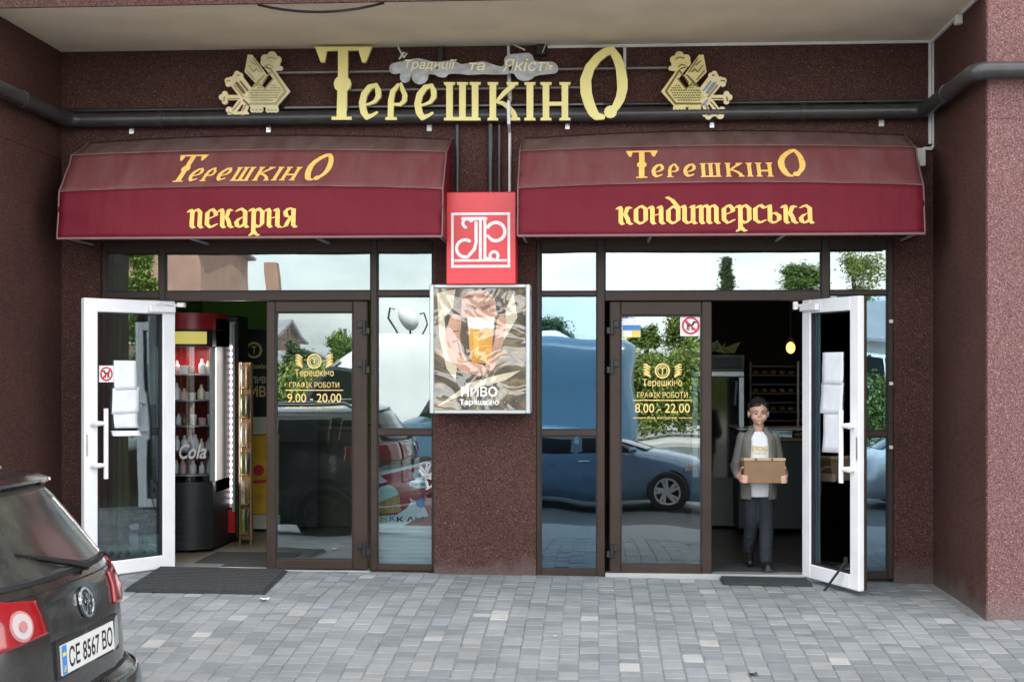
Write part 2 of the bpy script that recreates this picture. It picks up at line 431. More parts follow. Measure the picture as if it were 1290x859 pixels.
PX0, PX1, PY1 = -4.17, 3.36, -3.96           # area laid with modelled paving stones
ys = [.3, 0] + [-.33*i for i in range(1, 13)] + [-4.5, -5.5, -6.5, -7.5, -8.5, -9.5]
xs = [-60, -30, -12, -8, -6, -5, PX0, -3, -2, -1, 0, 1, 2, 2.6, PX1, 4.5, 6, 9, 12, 30, 60]
mb = MB(); v = [(x, y, ground(x, y) - .0055) for y in ys for x in xs]; fs = []; ms = []
for j in range(len(ys)-1):
    for i in range(len(xs)-1):
        a = j*len(xs)+i; fs.append((a+len(xs), a+len(xs)+1, a+1, a))
        inside = PX0-.01 < (xs[i]+xs[i+1])/2 < PX1+.01 and (ys[j]+ys[j+1])/2 > PY1
        ms.append(0 if inside else 1)
mb.add(v, fs); mb.m = ms
pav = mb.build('pavement', [M['bed'], M['farpave']], kind='structure', label='grey block paved forecourt in front of the shops')
mb = MB(); ys2 = [-9.4, -10.5, -11.5, -13.5, -14.8, -16, -20, -40, -90, -400]; v = []
gz = lambda x, y: ground(x, y) - .035
xg = [-400, -60, -20, -6, -3, 0, 3, 6, 20, 60, 400]
mb.add([(x, y, gz(x, y)) for y in ys2 for x in xg], [(j*11+11+i, j*11+12+i, j*11+i+1, j*11+i) for j in range(len(ys2)-1) for i in range(10)])
mb.add([(-400, .3, -.1), (-60, .3, -.1), (-60, -9.4, gz(-60, -9.4)), (-400, -9.4, gz(-60, -9.4)), (60, .3, -.1), (400, .3, -.1), (400, -9.4, gz(60, -9.4)), (60, -9.4, gz(60, -9.4)),
        (-400, .3, -.1), (400, .3, -.1), (400, 400, -.1), (-400, 400, -.1)], [(3, 2, 1, 0), (7, 6, 5, 4), (8, 9, 10, 11)])
mb.build('ground', M['asphalt'], kind='structure', label='asphalt car park and street')

def paver_shape(mb, w, l, Mx=None, h=.03, c=.005):
    w2, l2 = w/2-.0022, l/2-.0022
    v = [(sx*(w2-c), sy*(l2-c), 0) for sx, sy in ((-1,-1),(1,-1),(1,1),(-1,1))] + [(sx*w2, sy*l2, -c*.8) for sx, sy in ((-1,-1),(1,-1),(1,1),(-1,1))] + [(sx*w2, sy*l2, -h) for sx, sy in ((-1,-1),(1,-1),(1,1),(-1,1))]
    if Mx: v = [Mx @ Vector(p) for p in v]
    f = [(0,1,2,3)] + [(i, 4+i, 4+(i+1)%4, (i+1)%4) for i in range(4)] + [(4+i, 8+i, 8+(i+1)%4, 4+(i+1)%4) for i in range(4)]
    mb.add(v, f)
LEN = (.09, .12, .15); CW = .12
proto = {}
stones = []
x = PX0
while x < PX1 - .02:
    y = -.005 - rnd.random()*.06
    cw = CW + rnd.uniform(-.006, .006)
    while y > PY1 + .02:
        l_ = rnd.choices(LEN, (3, 4, 4))[0]
        cx, cy = x + cw/2, y - l_/2
        if not (cx > 2.44 and cy > -1.42): stones.append((cx + rnd.uniform(-.004, .004), cy, l_))
        y -= l_
    x += cw
def vis_size(s):
    D = s[1] - CAM_Y; px = 645 + F_PX*((s[0]/D) + .061)
    inf = 20 < px < 1275 and s[1] > -3.05 and not (s[0] < -1.7 and s[1] < -1.9)
    return (inf, -s[1])
stones.sort(key=vis_size, reverse=True)
rest = MB()
for k, (cx, cy, l_) in enumerate(stones):
    tz = ground(cx, cy) + rnd.gauss(0, .0012); e_ = .003
    rx = (ground(cx, cy+.05) - ground(cx, cy-.05))/.1 + rnd.gauss(0, .009); ry = -(ground(cx+.05, cy) - ground(cx-.05, cy))/.1 + rnd.gauss(0, .009)
    Mx = Matrix.Translation((cx, cy, tz)) @ Matrix.Rotation(rx, 4, 'X') @ Matrix.Rotation(ry, 4, 'Y') @ Matrix.Rotation(rnd.gauss(0, .01), 4, 'Z')
    if k < 300:
        if l_ not in proto:
            q = MB(); paver_shape(q, CW, l_); o = q.build('paving_stone', M['paver'], parent=pav); proto[l_] = o.data
        else:
            o = bpy.data.objects.new('paving_stone', proto[l_]); COL.objects.link(o); o.parent = pav
        o.matrix_local = Mx
    else: paver_shape(rest, CW, l_, Mx)
rest.build('paving_stones', M['paver'], parent=pav, kind='stuff')

# ================================================================== BUILDING
BX0, BX1 = -4.17, 2.53             # side walls of the entrance recess
PF = -1.40                          # front of the projecting wall
SOF = 4.085
FLO = .045
bld = empty('shop_building', (0, 0, 0), label='brown granite stucco building with a recessed two shop ground floor under a cream soffit', cat='building')
LX0, LX1 = wx(126), wx(547); RX0, RX1 = wx(675), wx(1126)
TOPZ = 2.60
def wallpart(name, boxes, m, **k):
    mb = MB()
    for b in boxes: mb.box(*b)
    return mb.build(name, m, parent=bld, **k)
wallpart('facade_wall', [(BX0, LX0, 0, .30, -.3, TOPZ), (LX1, RX0, 0, .30, -.3, TOPZ), (RX1, BX1, 0, .30, -.3, TOPZ), (BX0, BX1, 0, .30, TOPZ, SOF+.05)], M['wall'])
# left projecting wall (cladding joint at 3.24 m), right projecting pillar
wallpart('side_wall', [(-14, BX0, PF, 9, -.5, 3.238), (-14, BX0, PF, 9, 3.243, SOF+.3), (-13.99, BX0-.004, PF+.004, 8.99, 3.2, 3.28)], M['wall'])
wallpart('pillar', [(BX1+.012, 14, PF, 9, -.5, 3.238), (BX1+.012, 14, PF, 9, 3.243, SOF+.3), (BX1+.016, 13.99, PF+.004, 8.99, 3.2, 3.28)], M['wall_pink_lit'], label='rosy granite pillar coloured lighter for the daylight on its front')
wallpart('side_wall', [(BX1, BX1+.0119, PF+.001, 0, -.5, SOF+.3)], M['wall'])  # thin sheet over the pillar's side; the recess shade is put into its darker colour
wallpart('soffit', [(BX0, BX1, PF+.02, -.002, SOF, SOF+.2)], M['soffit'])
wallpart('upper_wall', [(-14, 14, PF-.003, 9.003, SOF+.302, 17.2), (BX0+.001, BX1-.001, PF-.003, PF+.018, SOF-.02, SOF+.30)], M['wall'])
# loose black cable sagging under the front edge of the soffit
mb = MB(); mb.tube([(-2.28+.86*i/10, PF+.06, SOF-.012-.055*(1-((i-5)/5)**2)) for i in range(11)], .009, 6)
tag(mb.build('cable', M['black'], smooth=60), 'thin black cable sagging below the front edge of the cream soffit', 'cable')

# ------------------------------------------------------------------ interior shell
M['green'] = plain('green_paint', (.17, .34, .05), .7, vary=.1, scale=2)
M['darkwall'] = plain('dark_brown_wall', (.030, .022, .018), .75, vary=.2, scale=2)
M['ceil'] = plain('grey_ceiling', (.10, .095, .09), .85)
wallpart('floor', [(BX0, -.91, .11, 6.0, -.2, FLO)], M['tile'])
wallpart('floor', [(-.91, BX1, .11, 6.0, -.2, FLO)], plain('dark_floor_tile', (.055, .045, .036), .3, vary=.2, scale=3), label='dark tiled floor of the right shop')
wallpart('ceiling', [(BX0, BX1, .301, 6.0, 2.95, 3.1)], M['ceil'])
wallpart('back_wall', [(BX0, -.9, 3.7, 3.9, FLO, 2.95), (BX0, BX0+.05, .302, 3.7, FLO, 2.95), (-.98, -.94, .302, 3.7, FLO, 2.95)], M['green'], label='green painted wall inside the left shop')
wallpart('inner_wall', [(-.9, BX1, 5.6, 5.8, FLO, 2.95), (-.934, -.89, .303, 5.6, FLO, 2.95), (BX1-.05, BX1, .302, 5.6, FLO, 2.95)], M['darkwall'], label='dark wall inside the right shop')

# ------------------------------------------------------------------ shop windows
FY0, FY1, GY = .035, .105, .07
def lights(name, outer, bars, panes, label, blue=()):
    """one brown window frame as a part, its panes as sub-parts. bars (x0,x1,z0,z1,depth inset); panes (x0,x1,z0,z1)"""
    mb = MB()
    for (x0, x1, z0, z1, k) in bars: mb.cham(x0, x1, FY0+k, FY1-k, z0, z1, .004)
    fr = mb.build(name, M['frame'], parent=bld, label=label)
    for (x0, x1, z0, z1) in panes:
        q = MB(); q.box(x0-.008, x1+.008, GY-.004, GY+.004, z0-.008, z1+.008); q.build('pane', M['pane_blue' if (panes.index((x0, x1, z0, z1)) in blue) else 'pane'], parent=fr)
        g = MB()                                          # dark rubber gasket round the pane
        for (a, b, c, d) in ((x0, x1, z0, z0+.008), (x0, x1, z1-.008, z1), (x0, x0+.008, z0+.008, z1-.008), (x1-.008, x1, z0+.008, z1-.008)):
            g.box(a, b, FY0+.014, GY-.005, c, d)
        g.build('gasket', M['seal'], parent=fr)
    return fr
T0, T1, ZT = 2.142, 2.215, 2.520            # transom bar and top of the fanlights
Z0 = .055
A = [wx(126), wx(131), wx(198), wx(205.5), wx(466), wx(474), wx(544), wx(547)]
lights('window_frame', None,
       [(A[0], A[1], Z0, TOPZ, 0), (A[2], A[3], Z0, TOPZ, 0), (A[4], A[5], Z0, TOPZ, 0), (A[6], A[7]+.02, Z0, TOPZ, 0),
        (A[1], A[2], T0+.02, T1, .002), (A[3], A[4], T0, T1, .002), (A[5], A[6], T0+.03, T1, .002),
        (A[1], A[2], ZT, TOPZ, .002), (A[3], A[4], ZT, TOPZ, .002), (A[5], A[6], ZT, TOPZ, .002),
        (A[1], A[2], 1.10, 1.145, .002), (A[5], A[6], 1.10, 1.145, .002), (A[1], A[2], Z0, .10, .002), (A[5], A[6], Z0, .095, .002)],
       [(A[1], A[2], T1, ZT), (A[3], A[4], T1, ZT), (A[5], A[6], T1, ZT), (A[1], A[2], 1.145, T0+.02), (A[5], A[6], 1.145, T0+.03), (A[1], A[2], .10, 1.10), (A[5], A[6], .095, 1.10)],
       'brown framed shop window and fanlights of the left shop')
B = [wx(675), wx(681), wx(752), wx(762), wx(1036), wx(1046), wx(1120), wx(1127)]
lights('window_frame', None,
       [(B[0], B[1], Z0-.03, TOPZ, 0), (B[2], B[3], Z0-.03, TOPZ, 0), (B[4], B[5], Z0-.03, TOPZ, 0), (B[6], B[7], Z0-.03, TOPZ, 0),
        (B[1], B[2], T0+.03, T1-.01, .002), (B[3], B[4], T0-.01, T1-.01, .002), (B[5], B[6], T0+.03, T1-.01, .002),
        (B[1], B[2], ZT, TOPZ, .002), (B[3], B[4], ZT, TOPZ, .002), (B[5], B[6], ZT, TOPZ, .002),
        (B[1], B[2], 1.10, 1.145, .002), (B[5], B[6], 1.10, 1.145, .002), (B[1], B[2], Z0-.03, .075, .002), (B[5], B[6], Z0-.03, .075, .002)],
       [(B[1], B[2], T1-.01, ZT), (B[3], B[4], T1-.01, ZT), (B[5], B[6], T1-.01, ZT), (B[1], B[2], 1.145, T0+.03), (B[5], B[6], 1.145, T0+.03), (B[1], B[2], .075, 1.10), (B[5], B[6], .075, 1.10)],
       'brown framed shop window and fanlights of the right shop', (3, 4, 5, 6))
for (a, b) in ((A[3], A[4]), (B[3], B[4])):
    mb = MB(); mb.cham(a+.002, b-.002, -.01, .13, FLO-.05, FLO+.012, .004); mb.build('threshold', M['alu'], parent=bld)
# small white clips on the right jamb
for pz in (1.97, 1.50, 1.02):
    mb = MB(); mb.cham(wx(1121), wx(1126), .018, .034, pz-.012, pz+.014, .003); mb.build('frame_clip', M['wht'], parent=bld)

# ------------------------------------------------------------------ doors
def leaf_frame(w, z0, z1, st, tr, br, y0, y1, mb, c=.006):
    mb.cham(0, st, y0, y1, z0, z1, c); mb.cham(w-st, w, y0, y1, z0, z1, c)
    mb.cham(st, w-st, y0+.0015, y1-.0015, z1-tr, z1, c); mb.cham(st, w-st, y0+.0015, y1-.0015, z0, z0+br, c)
def closed_door(x0, x1, gx0, gx1, z0, z1, gz0, gz1, hx, label):
    mb = MB(); y0, y1 = .012, .085
    mb.cham(x0, gx0, y0, y1, z0, z1, .007); mb.cham(gx1, x1, y0, y1, z0, z1, .007)
    mb.cham(gx0, gx1, y0+.0015, y1-.0015, gz1, z1, .007); mb.cham(gx0, gx1, y0+.0015, y1-.0015, z0, gz0, .007)
    d = mb.build('door', M['frame'], parent=bld, label=label)
    q = MB(); q.box(gx0-.01, gx1+.01, .044, .052, gz0-.01, gz1+.01); q.build('pane', M['pane'], parent=d)
    g = MB()
    for (a, b, c, e) in ((gx0, gx1, gz0, gz0+.009), (gx0, gx1, gz1-.009, gz1), (gx0, gx0+.009, gz0+.009, gz1-.009), (gx1-.009, gx1, gz0+.009, gz1-.009)): g.box(a, b, .024, .043, c, e)
    g.build('gasket', M['seal'], parent=d)
    for hz in (1.93, 1.63, .225):
        h = MB(); s = 1 if hx > (x0+x1)/2 else -1
        h.tube([(hx, -.012, hz-.055), (hx, -.012, hz+.055)], .014, 10)
        h.cham(hx-.055 if s > 0 else hx+.004, hx-.004 if s > 0 else hx+.055, -.008, .0115, hz+.0, hz+.05, .003)
        h.cham(hx+.004 if s > 0 else hx-.04, hx+.04 if s > 0 else hx-.004, -.008, .0115, hz-.05, hz, .003)
        h.build('hinge', M['black'], parent=d, smooth=35)
    return d
def lettering(parent, mat, items, yf, name='lettering'):
    mb = MB(); fm = face_map(yf)
    for it in items:
        if it[0] == 't': put_text(mb, it[1], it[2], it[3], it[4], it[5], fm, .0006, it[6] if len(it) > 6 else 0)
        elif it[0] == 'b': mb.flat([(it[1], it[3]), (it[2], it[3]), (it[2], it[4]), (it[1], it[4])], .0006, fm)
        elif it[0] == 's': mb.vstroke(it[1], .0002, .0007, fm)
    return mb.build(name, mat, parent=parent)
def disc(cx, cz, r, n=28): return [(cx+r*math.cos(2*PI*i/n), cz+r*math.sin(2*PI*i/n)) for i in range(n)]
def ring_pts(cx, cz, r, rr, n=26, a0=0, a1=2*PI): return [(cx+r*math.cos(a0+(a1-a0)*i/n), cz+r*math.sin(a0+(a1-a0)*i/n), rr) for i in range(n+1)]
def hours(door, yf, px0, px1, zt, txt, z_scale=1.0):
    """gold film lettering on a door pane: emblem, shop name, opening hours"""
    x0, x1 = wx(px0, yf), wx(px1, yf); w = x1-x0; c = (x0+x1)/2
    it = []
    cz = zt - .055
    it.append(('s', ring_pts(c, cz, .052, .006))); it.append(('s', ring_pts(c, cz, .036, .003)))
    it.append(('t', 'Т', c-.018, c+.018, cz-.026, cz+.024, .01))
    for s in (-1, 1):
        for k in range(5):
            a = -1.0 + k*.42; px_, pz_ = c + s*(.085+.012*math.cos(a)), cz - .005 + .05*math.sin(a)
            it.append(('s', [(px_, pz_, .004), (px_+s*.03, pz_+.02, .008), (px_+s*.05, pz_+.022, .003)]))
    it.append(('t', 'Терешкіно', c-w*.36, c+w*.36, zt-.185, zt-.115, .005))
    it.append(('t', 'ГРАФІК РОБОТИ', c-w*.46, c+w*.46, zt-.262, zt-.215, 0))
    it.append(('b', x0-.015, x1+.015, zt-.283, zt-.276))
    it.append(('t', txt, c-w*.5, c+w*.5, zt-.375, zt-.305, .004))
    it.append(('t', 'без вихідних', c-w*.27, c+w*.27, zt-.425, zt-.402, .01))
    it.append(('b', x0-.015, x0+w*.2, zt-.416, zt-.411)); it.append(('b', x1-w*.2, x1+.015, zt-.416, zt-.411))
    return lettering(door, M['gold'], it, yf)
dl = closed_door(wx(335), wx(462.5), wx(346), wx(444), FLO+.018, 2.135, .135, 2.05, wx(459), 'closed brown glazed door leaf of the left shop')
hours(dl, .0435, 362, 430, wz(395, 446), '9.00 - 20.00')
dr = closed_door(wx(768), wx(897), wx(782), wx(884), FLO+.004, 2.125, .118, 2.02, wx(771), 'closed brown glazed door leaf of the right shop')
hours(dr, .0435, 800, 869, wz(835, 458), '8.00 - 22.00')
M['stick_w'] = plain('white_sticker', (.80, .80, .80), .5); M['stick_r'] = plain('red_print', (.62, .03, .06), .5)
M['stick_b'] = plain('blue_print', (.06, .22, .55), .5); M['stick_y'] = plain('yellow_print', (.75, .60, .12), .5); M['ink'] = plain('black_ink', (.012, .012, .014), .6)
def nodog(parent, fm, cx, cz, s, nm='no_dogs_sticker'):
    mb = MB(); mb.prism([(cx-s, cz-s), (cx+s, cz-s), (cx+s, cz+s), (cx-s, cz+s)], 0, .0004, fm)
    mb.cur = 1; mb.n = 0; mb.vstroke(ring_pts(cx, cz, s*.76, s*.10), .0005, .0008, fm)
    mb.cur = 2                                           # the dog
    for poly in ([(-.38,-.1),(.2,-.05),(.28,.18),(-.3,.14)], [(-.36,-.1),(-.26,-.1),(-.3,-.46),(-.4,-.46)], [(-.2,-.1),(-.12,-.1),(-.12,-.46),(-.22,-.46)], [(.06,-.06),(.16,-.06),(.2,-.46),(.1,-.46)], [(.2,.0),(.3,.1),(.44,.42),(.26,.42),(.16,.2)], [(.3,.26),(.58,.24),(.58,.36),(.3,.44)], [(-.36,.08),(-.3,.14),(-.46,.4),(-.52,.38)]):
        mb.n += 1; mb.prism([(cx+a*s, cz+b*s) for a, b in poly], .0005, .0010+mb.n*.00008, fm)
    mb.cur = 1; mb.vstroke([(cx-s*.52, cz+s*.52, s*.09), (cx+s*.52, cz-s*.52, s*.09)], .0005, .0022, fm)
    return mb.build(nm, [M['stick_w'], M['stick_r'], M['ink']], parent=parent)
fmd = face_map(.0435)
nodog(dr, fmd, wx(870.5), wz(870, 410), .079)
mb = MB()
def prect(mb, px0, py0, px1, py1, d, fm, Y=.0435):
    x0, x1, z0, z1 = wx(px0, Y), wx(px1, Y), wz((px0+px1)/2, py1, Y), wz((px0+px1)/2, py0, Y)
    mb.prism([(x0, z0), (x1, z0), (x1, z1), (x0, z1)], 0, d, fm)
prect(mb, 783, 397, 799, 405, .0003, fmd); mb.cur = 1; prect(mb, 784, 398, 791, 401, .0006, fmd); prect(mb, 784, 409.5, 807, 416, .0006, fmd)
mb.cur = 2; prect(mb, 783.5, 416.2, 807, 425, .0005, fmd); mb.cur = 0; prect(mb, 784, 417, 796, 424, .0008, fmd); prect(mb, 784, 406, 798, 409.3, .0004, fmd)
mb.build('flag_sticker', [M['stick_w'], M['stick_b'], M['stick_y']], parent=dr)

def open_door(hinge, ang, w, z0, z1, side, label, sheets, sticker=None):
    """leaf swung out: local x runs along the leaf from the hinge, side = local y sign of the white inner face"""
    d = MB(); a, b = (0, .048) if side > 0 else (-.048, 0)
    leaf_frame(w, z0, z1, .112, .10, .105, a, b, d)
    d.cur = 1; a2, b2 = (-.026, -.001) if side > 0 else (.001, .026)
    leaf_frame(w-.004, z0+.004, z1-.004, .10, .09, .095, a2, b2, d)
    o = d.build('door', [M['white'], M['frame']], parent=bld, label=label)
    o.location = (hinge[0], hinge[1], 0); o.rotation_euler = (0, 0, R(ang))
    q = MB(); q.box(.10, w-.10, -.004, .004, z0+.09, z1-.09); q.build('pane', M['pane'], parent=o)
    s = side
    g = MB(); x0, x1, gz0, gz1 = .112, w-.112, z0+.105, z1-.10
    for (p, r_, c, e) in ((x0, x1, gz0, gz0+.009), (x0, x1, gz1-.009, gz1), (x0, x0+.009, gz0+.009, gz1-.009), (x1-.009, x1, gz0+.009, gz1-.009)):
        g.box(p, r_, min(s*.005, s*.036), max(s*.005, s*.036), c, e)
    g.build('gasket', M['seal'], parent=o)
    h = MB(); hx = w-.150; yb = s*.095
    h.tube([(hx, yb, .80), (hx, yb, 1.32)], .0175, 12)
    for hz in (.90, 1.21): h.tube([(w-.055, s*.046, hz), (w-.06, s*.085, hz), (hx, yb, hz)], .013, 10)
    h.build('handle', M['white'], parent=o, smooth=40)
    l_ = MB(); l_.cham(w-.028, w-.012, min(s*.0485, s*.052), max(s*.0485, s*.052), .97, 1.13, .001); l_.build('lock_plate', M['steel'], parent=o)
    fm = (lambda p, q_, dd: (p, .0042+dd, q_)) if s > 0 else (lambda p, q_, dd: (p, -.0042-dd, q_))
    for i, (u0, u1, c, e, tl) in enumerate(sheets):
        m_ = MB(); dd = .0006 + i*.0012
        def sh(u, v_, dd=dd):
            xx = (u0+(u1-u0)*u)*w + tl*(v_-.5); zz = c+(e-c)*v_ + tl*.5*(u-.5)
            return fm(xx, zz, dd + .004*math.sin(2.2*u+3*v_+i)**2 + .006*(1-v_)**3)
        m_.grid(6, 6, sh)
        # faint print lines
        p_ = m_.build('notice', M['paper'], parent=o, smooth=60); so = p_.modifiers.new('thick', 'SOLIDIFY'); so.thickness = .0006
    if sticker: nodog(o, fm, sticker[0]*w, sticker[1], sticker[2])
    return o
ld = open_door((wx(215), .03), 180+52, .79, .07, 2.135, 1, 'open white glazed door leaf of the left shop with paper notices',
     [(.41, .655, 1.455, 1.675, .004), (.385, .675, 1.275, 1.47, -.012), (.40, .66, 1.165, 1.29, .006), (.37, .68, 1.105, 1.145, .014)], (.735, 1.575, .062))
rd = open_door((wx(1018), .03), math.degrees(math.atan2(-.70, .294)), .755, .045, 2.13, -1, 'open white glazed door leaf of the right shop with three pinned sheets',
     [(.29, .66, 1.50, 1.735, .003), (.265, .655, 1.285, 1.51, .010), (.31, .62, 1.00, 1.30, .014)])
def closer(o, w, s, x_to):
    m_ = MB(); m_.cham(.02, .25, min(s*.049, s*.085), max(s*.049, s*.085), 2.045, 2.095, .006); m_.build('closer', M['white'], parent=o)
closer(ld, .79, 1, 0); closer(rd, .755, -1, 0)
mb = MB(); mb.tube([(wx(226), -.02, 2.10), (wx(214), -.10, 2.115), (wx(206), -.17, 2.09)], .011, 8); mb.cham(wx(224), wx(233), -.03, .03, 2.09, 2.125, .004); mb.build('closer_arm', M['white'], parent=bld, smooth=40)
mb = MB(); mb.tube([(wx(1002), -.01, 2.085), (wx(1018), -.11, 2.095), (wx(1026), -.2, 2.09)], .012, 8); mb.cham(wx(999), wx(1005), -.025, .03, 2.06, 2.12, .004); mb.build('closer_arm', M['white'], parent=bld, smooth=40)
mb = MB(); mb.tube([(.60, -.055, .235), (.50, -.13, .06), (.47, -.15, .012)], .009, 8); mb.cham(.585, .62, -.062, -.049, .22, .27, .002); mb.build('door_stop', M['black'], parent=rd, smooth=40)

# door mats
def ribbed_mat(x0, x1, y0, y1, n, label, name='door_mat', along='x', skew=0):
    zc = lambda x, y: ground(x, y) + .004
    mb = MB(); g = lambda u, v_: (x0+(x1-x0)*u + skew*(1-v_), y0+(y1-y0)*v_, 0)
    mb.add([(p[0], p[1], zc(p[0], p[1])) for p in (g(0,0), g(1,0), g(1,1), g(0,1))], [(0,1,2,3)])
    mb.add([(p[0], p[1], zc(p[0], p[1])+h) for h in (0, .009) for p in (g(0,0), g(1,0), g(1,1), g(0,1))], [(0,1,5,4),(1,2,6,5),(2,3,7,6),(3,0,4,7),(4,5,6,7)])
    for i in range(n):
        if along == 'x':
            a, b = (i+.22)/n, (i+.70)/n
            q = [g(.015, a), g(.985, a), g(.985, b), g(.015, b)]
        else:
            a, b = (i+.2)/n, (i+.8)/n
            q = [g(a, .03), g(b, .03), g(b, .97), g(a, .97)]
        mb.add([(p[0], p[1], zc(p[0], p[1])+h) for h in (.008, .026) for p in q], [(0,1,5,4),(1,2,6,5),(2,3,7,6),(3,0,4,7),(4,5,6,7)])
    return mb.build(name, M['mat'], label=label, cat='door mat')
ribbed_mat(-3.36, -2.36, -1.06, -.10, 15, 'wide ribbed black rubber mat on the paving at the left shop door', along='x', skew=.06)
ribbed_mat(wx(906), wx(1016), -.30, -.03, 12, 'narrow dark rubber mat on the paving at the right shop door')
mb = MB(); mb.cham(wx(228), wx(345), .14, 1.0, FLO+.001, FLO+.012, .003); tag(mb.build('door_mat', M['mat']), 'flat black mat on the tiles just inside the left shop', 'door mat')
mb = MB()
for i in range(16): mb.box(.9, 1.62, .14+i*.03, .16+i*.03, FLO+.008, FLO+.016)
mb.cham(.89, 1.63, .13, .63, FLO+.001, FLO+.0085, .002); tag(mb.build('door_mat', M['mat']), 'dark ribbed mat inside the right shop under the boy', 'door mat')

# small litter on the paving
rs_ = random.Random(21)
for px, py, Yd, sz, c, lab, cat in ((333, 766, -1.25, .045, (.75, .75, .74), 'crumpled white paper scrap on the paving right of the wide mat', 'paper scrap'), (949, 842, -2.75, .035, (.05, .04, .03), 'dark dry leaf on the paving near the bottom edge', 'dry leaf'), (700, 800, -2.05, .018, (.60, .55, .45), 'tiny cigarette end on the paving between the doors', 'cigarette end')):
    x = wx(px, Yd); mb = MB(); k = 5
    mb.grid(k, k, lambda u, v: (x+sz*1.4*(u-.5)+rs_.uniform(-.1, .1)*sz, Yd+sz*(v-.5)+rs_.uniform(-.1, .1)*sz, ground(x, Yd)+.006+sz*rs_.uniform(.02, .35)))
    tag(mb.build(cat.replace(' ', '_'), plain(cat, c, .8), smooth=30), lab, cat)
# ================================================================== AWNINGS
def mat_cloth(name, c, dust):
    m, nt, b = newmat(name); n = nt.nodes.new; l = nt.links.new
    g = n('ShaderNodeNewGeometry'); n1 = n('ShaderNodeTexNoise'); n1.inputs['Scale'].default_value = 2.2; n1.inputs['Detail'].default_value = 8; n1.inputs['Roughness'].default_value = .6
    mq = n('ShaderNodeMapping'); mq.inputs['Scale'].default_value = (3.2, 1, .8); l(g.outputs['Position'], mq.inputs['Vector']); l(mq.outputs['Vector'], n1.inputs['Vector'])
    mr = n('ShaderNodeMapRange'); mr.inputs[1].default_value = .3; mr.inputs[2].default_value = .75; mr.inputs[3].default_value = dust*.45; mr.inputs[4].default_value = dust*1.4
    l(n1.outputs['Fac'], mr.inputs[0])
    mx = n('ShaderNodeMix'); mx.data_type = 'RGBA'; mx.inputs['A'].default_value = (*c, 1); mx.inputs['B'].default_value = (.20, .135, .125, 1)
    l(mr.outputs[0], mx.inputs['Factor']); l(mx.outputs['Result'], b.inputs['Base Color'])
    w = n('ShaderNodeTexNoise'); w.inputs['Scale'].default_value = 5; w.inputs['Detail'].default_value = 3
    mp = n('ShaderNodeMapping'); mp.inputs['Scale'].default_value = (1.6, 1, .35); l(g.outputs['Position'], mp.inputs['Vector']); l(mp.outputs['Vector'], w.inputs['Vector'])
    bp = n('ShaderNodeBump'); bp.inputs['Strength'].default_value = .8; bp.inputs['Distance'].default_value = .02
    l(w.outputs['Fac'], bp.inputs['Height']); l(bp.outputs['Normal'], b.inputs['Normal'])
    setb(b, Roughness=.6); b.inputs['Specular IOR Level'].default_value = .15
    return m
M['cloth'] = mat_cloth('crimson_awning_cloth', (.130, .006, .017), .03)
M['cloth_top'] = mat_cloth('dusty_skylit_awning_cloth', (.135, .016, .022), .34)  # canopy paler than the valance: dust, with sky glare put into the colour
M['cloth_crest'] = mat_cloth('very_dusty_skylit_awning_cloth', (.10, .035, .026), .75)  # flatter crest greyer still: more dust and painted sky glare together
M['edge'] = plain('worn_awning_edging', (.17, .085, .085), .6, vary=.1, scale=5)

# --- lettering sets -------------------------------------------------
T_POLY = [[(48,65),(487,65),(474,90),(100,96),(62,92)], [(48,66),(140,92),(122,183),(92,183)], [(487,66),(440,185),(412,185),(383,92)], [(226,92),(302,92),(301,300),(296,380),(292,605),(215,605),(222,380),(226,300)], [(178,604),(330,604),(332,628),(176,628)]]
def e_strokes(dx, dy=0): return [[(x+dx, y+dy, r) for x, y, r in q] for q in ([(522,356,12),(470,375,21),(428,430,25),(412,500,26),(424,565,27),(448,607,21),(490,594,13),(526,572,10)], [(518,358,14),(536,400,22),(538,445,21),(512,486,14),(470,505,10),(430,513,9)])]
def serifstem(x, w, y0, y1, sw): return [[(x-w, y0+8), (x+w, y0+8), (x+w, y1-8), (x-w, y1-8)], [(x-sw, y0), (x+sw, y0), (x+sw-4, y0+20), (x-sw+4, y0+20)], [(x-sw+4, y1-20), (x+sw-4, y1-20), (x+sw, y1), (x-sw, y1)]]
Z2 = (590-390)*6.143             # second tracing sheet starts here
P_STROKES = [[(690,358,13),(648,410,20),(634,480,22),(632,606,23)], [(712,348,9),(722,390,17),(742,435,19),(738,480,18),(706,510,13),(655,508,10)]]
def sh(polys, dx): return [[(x+dx, y) for x, y in p] for p in polys]
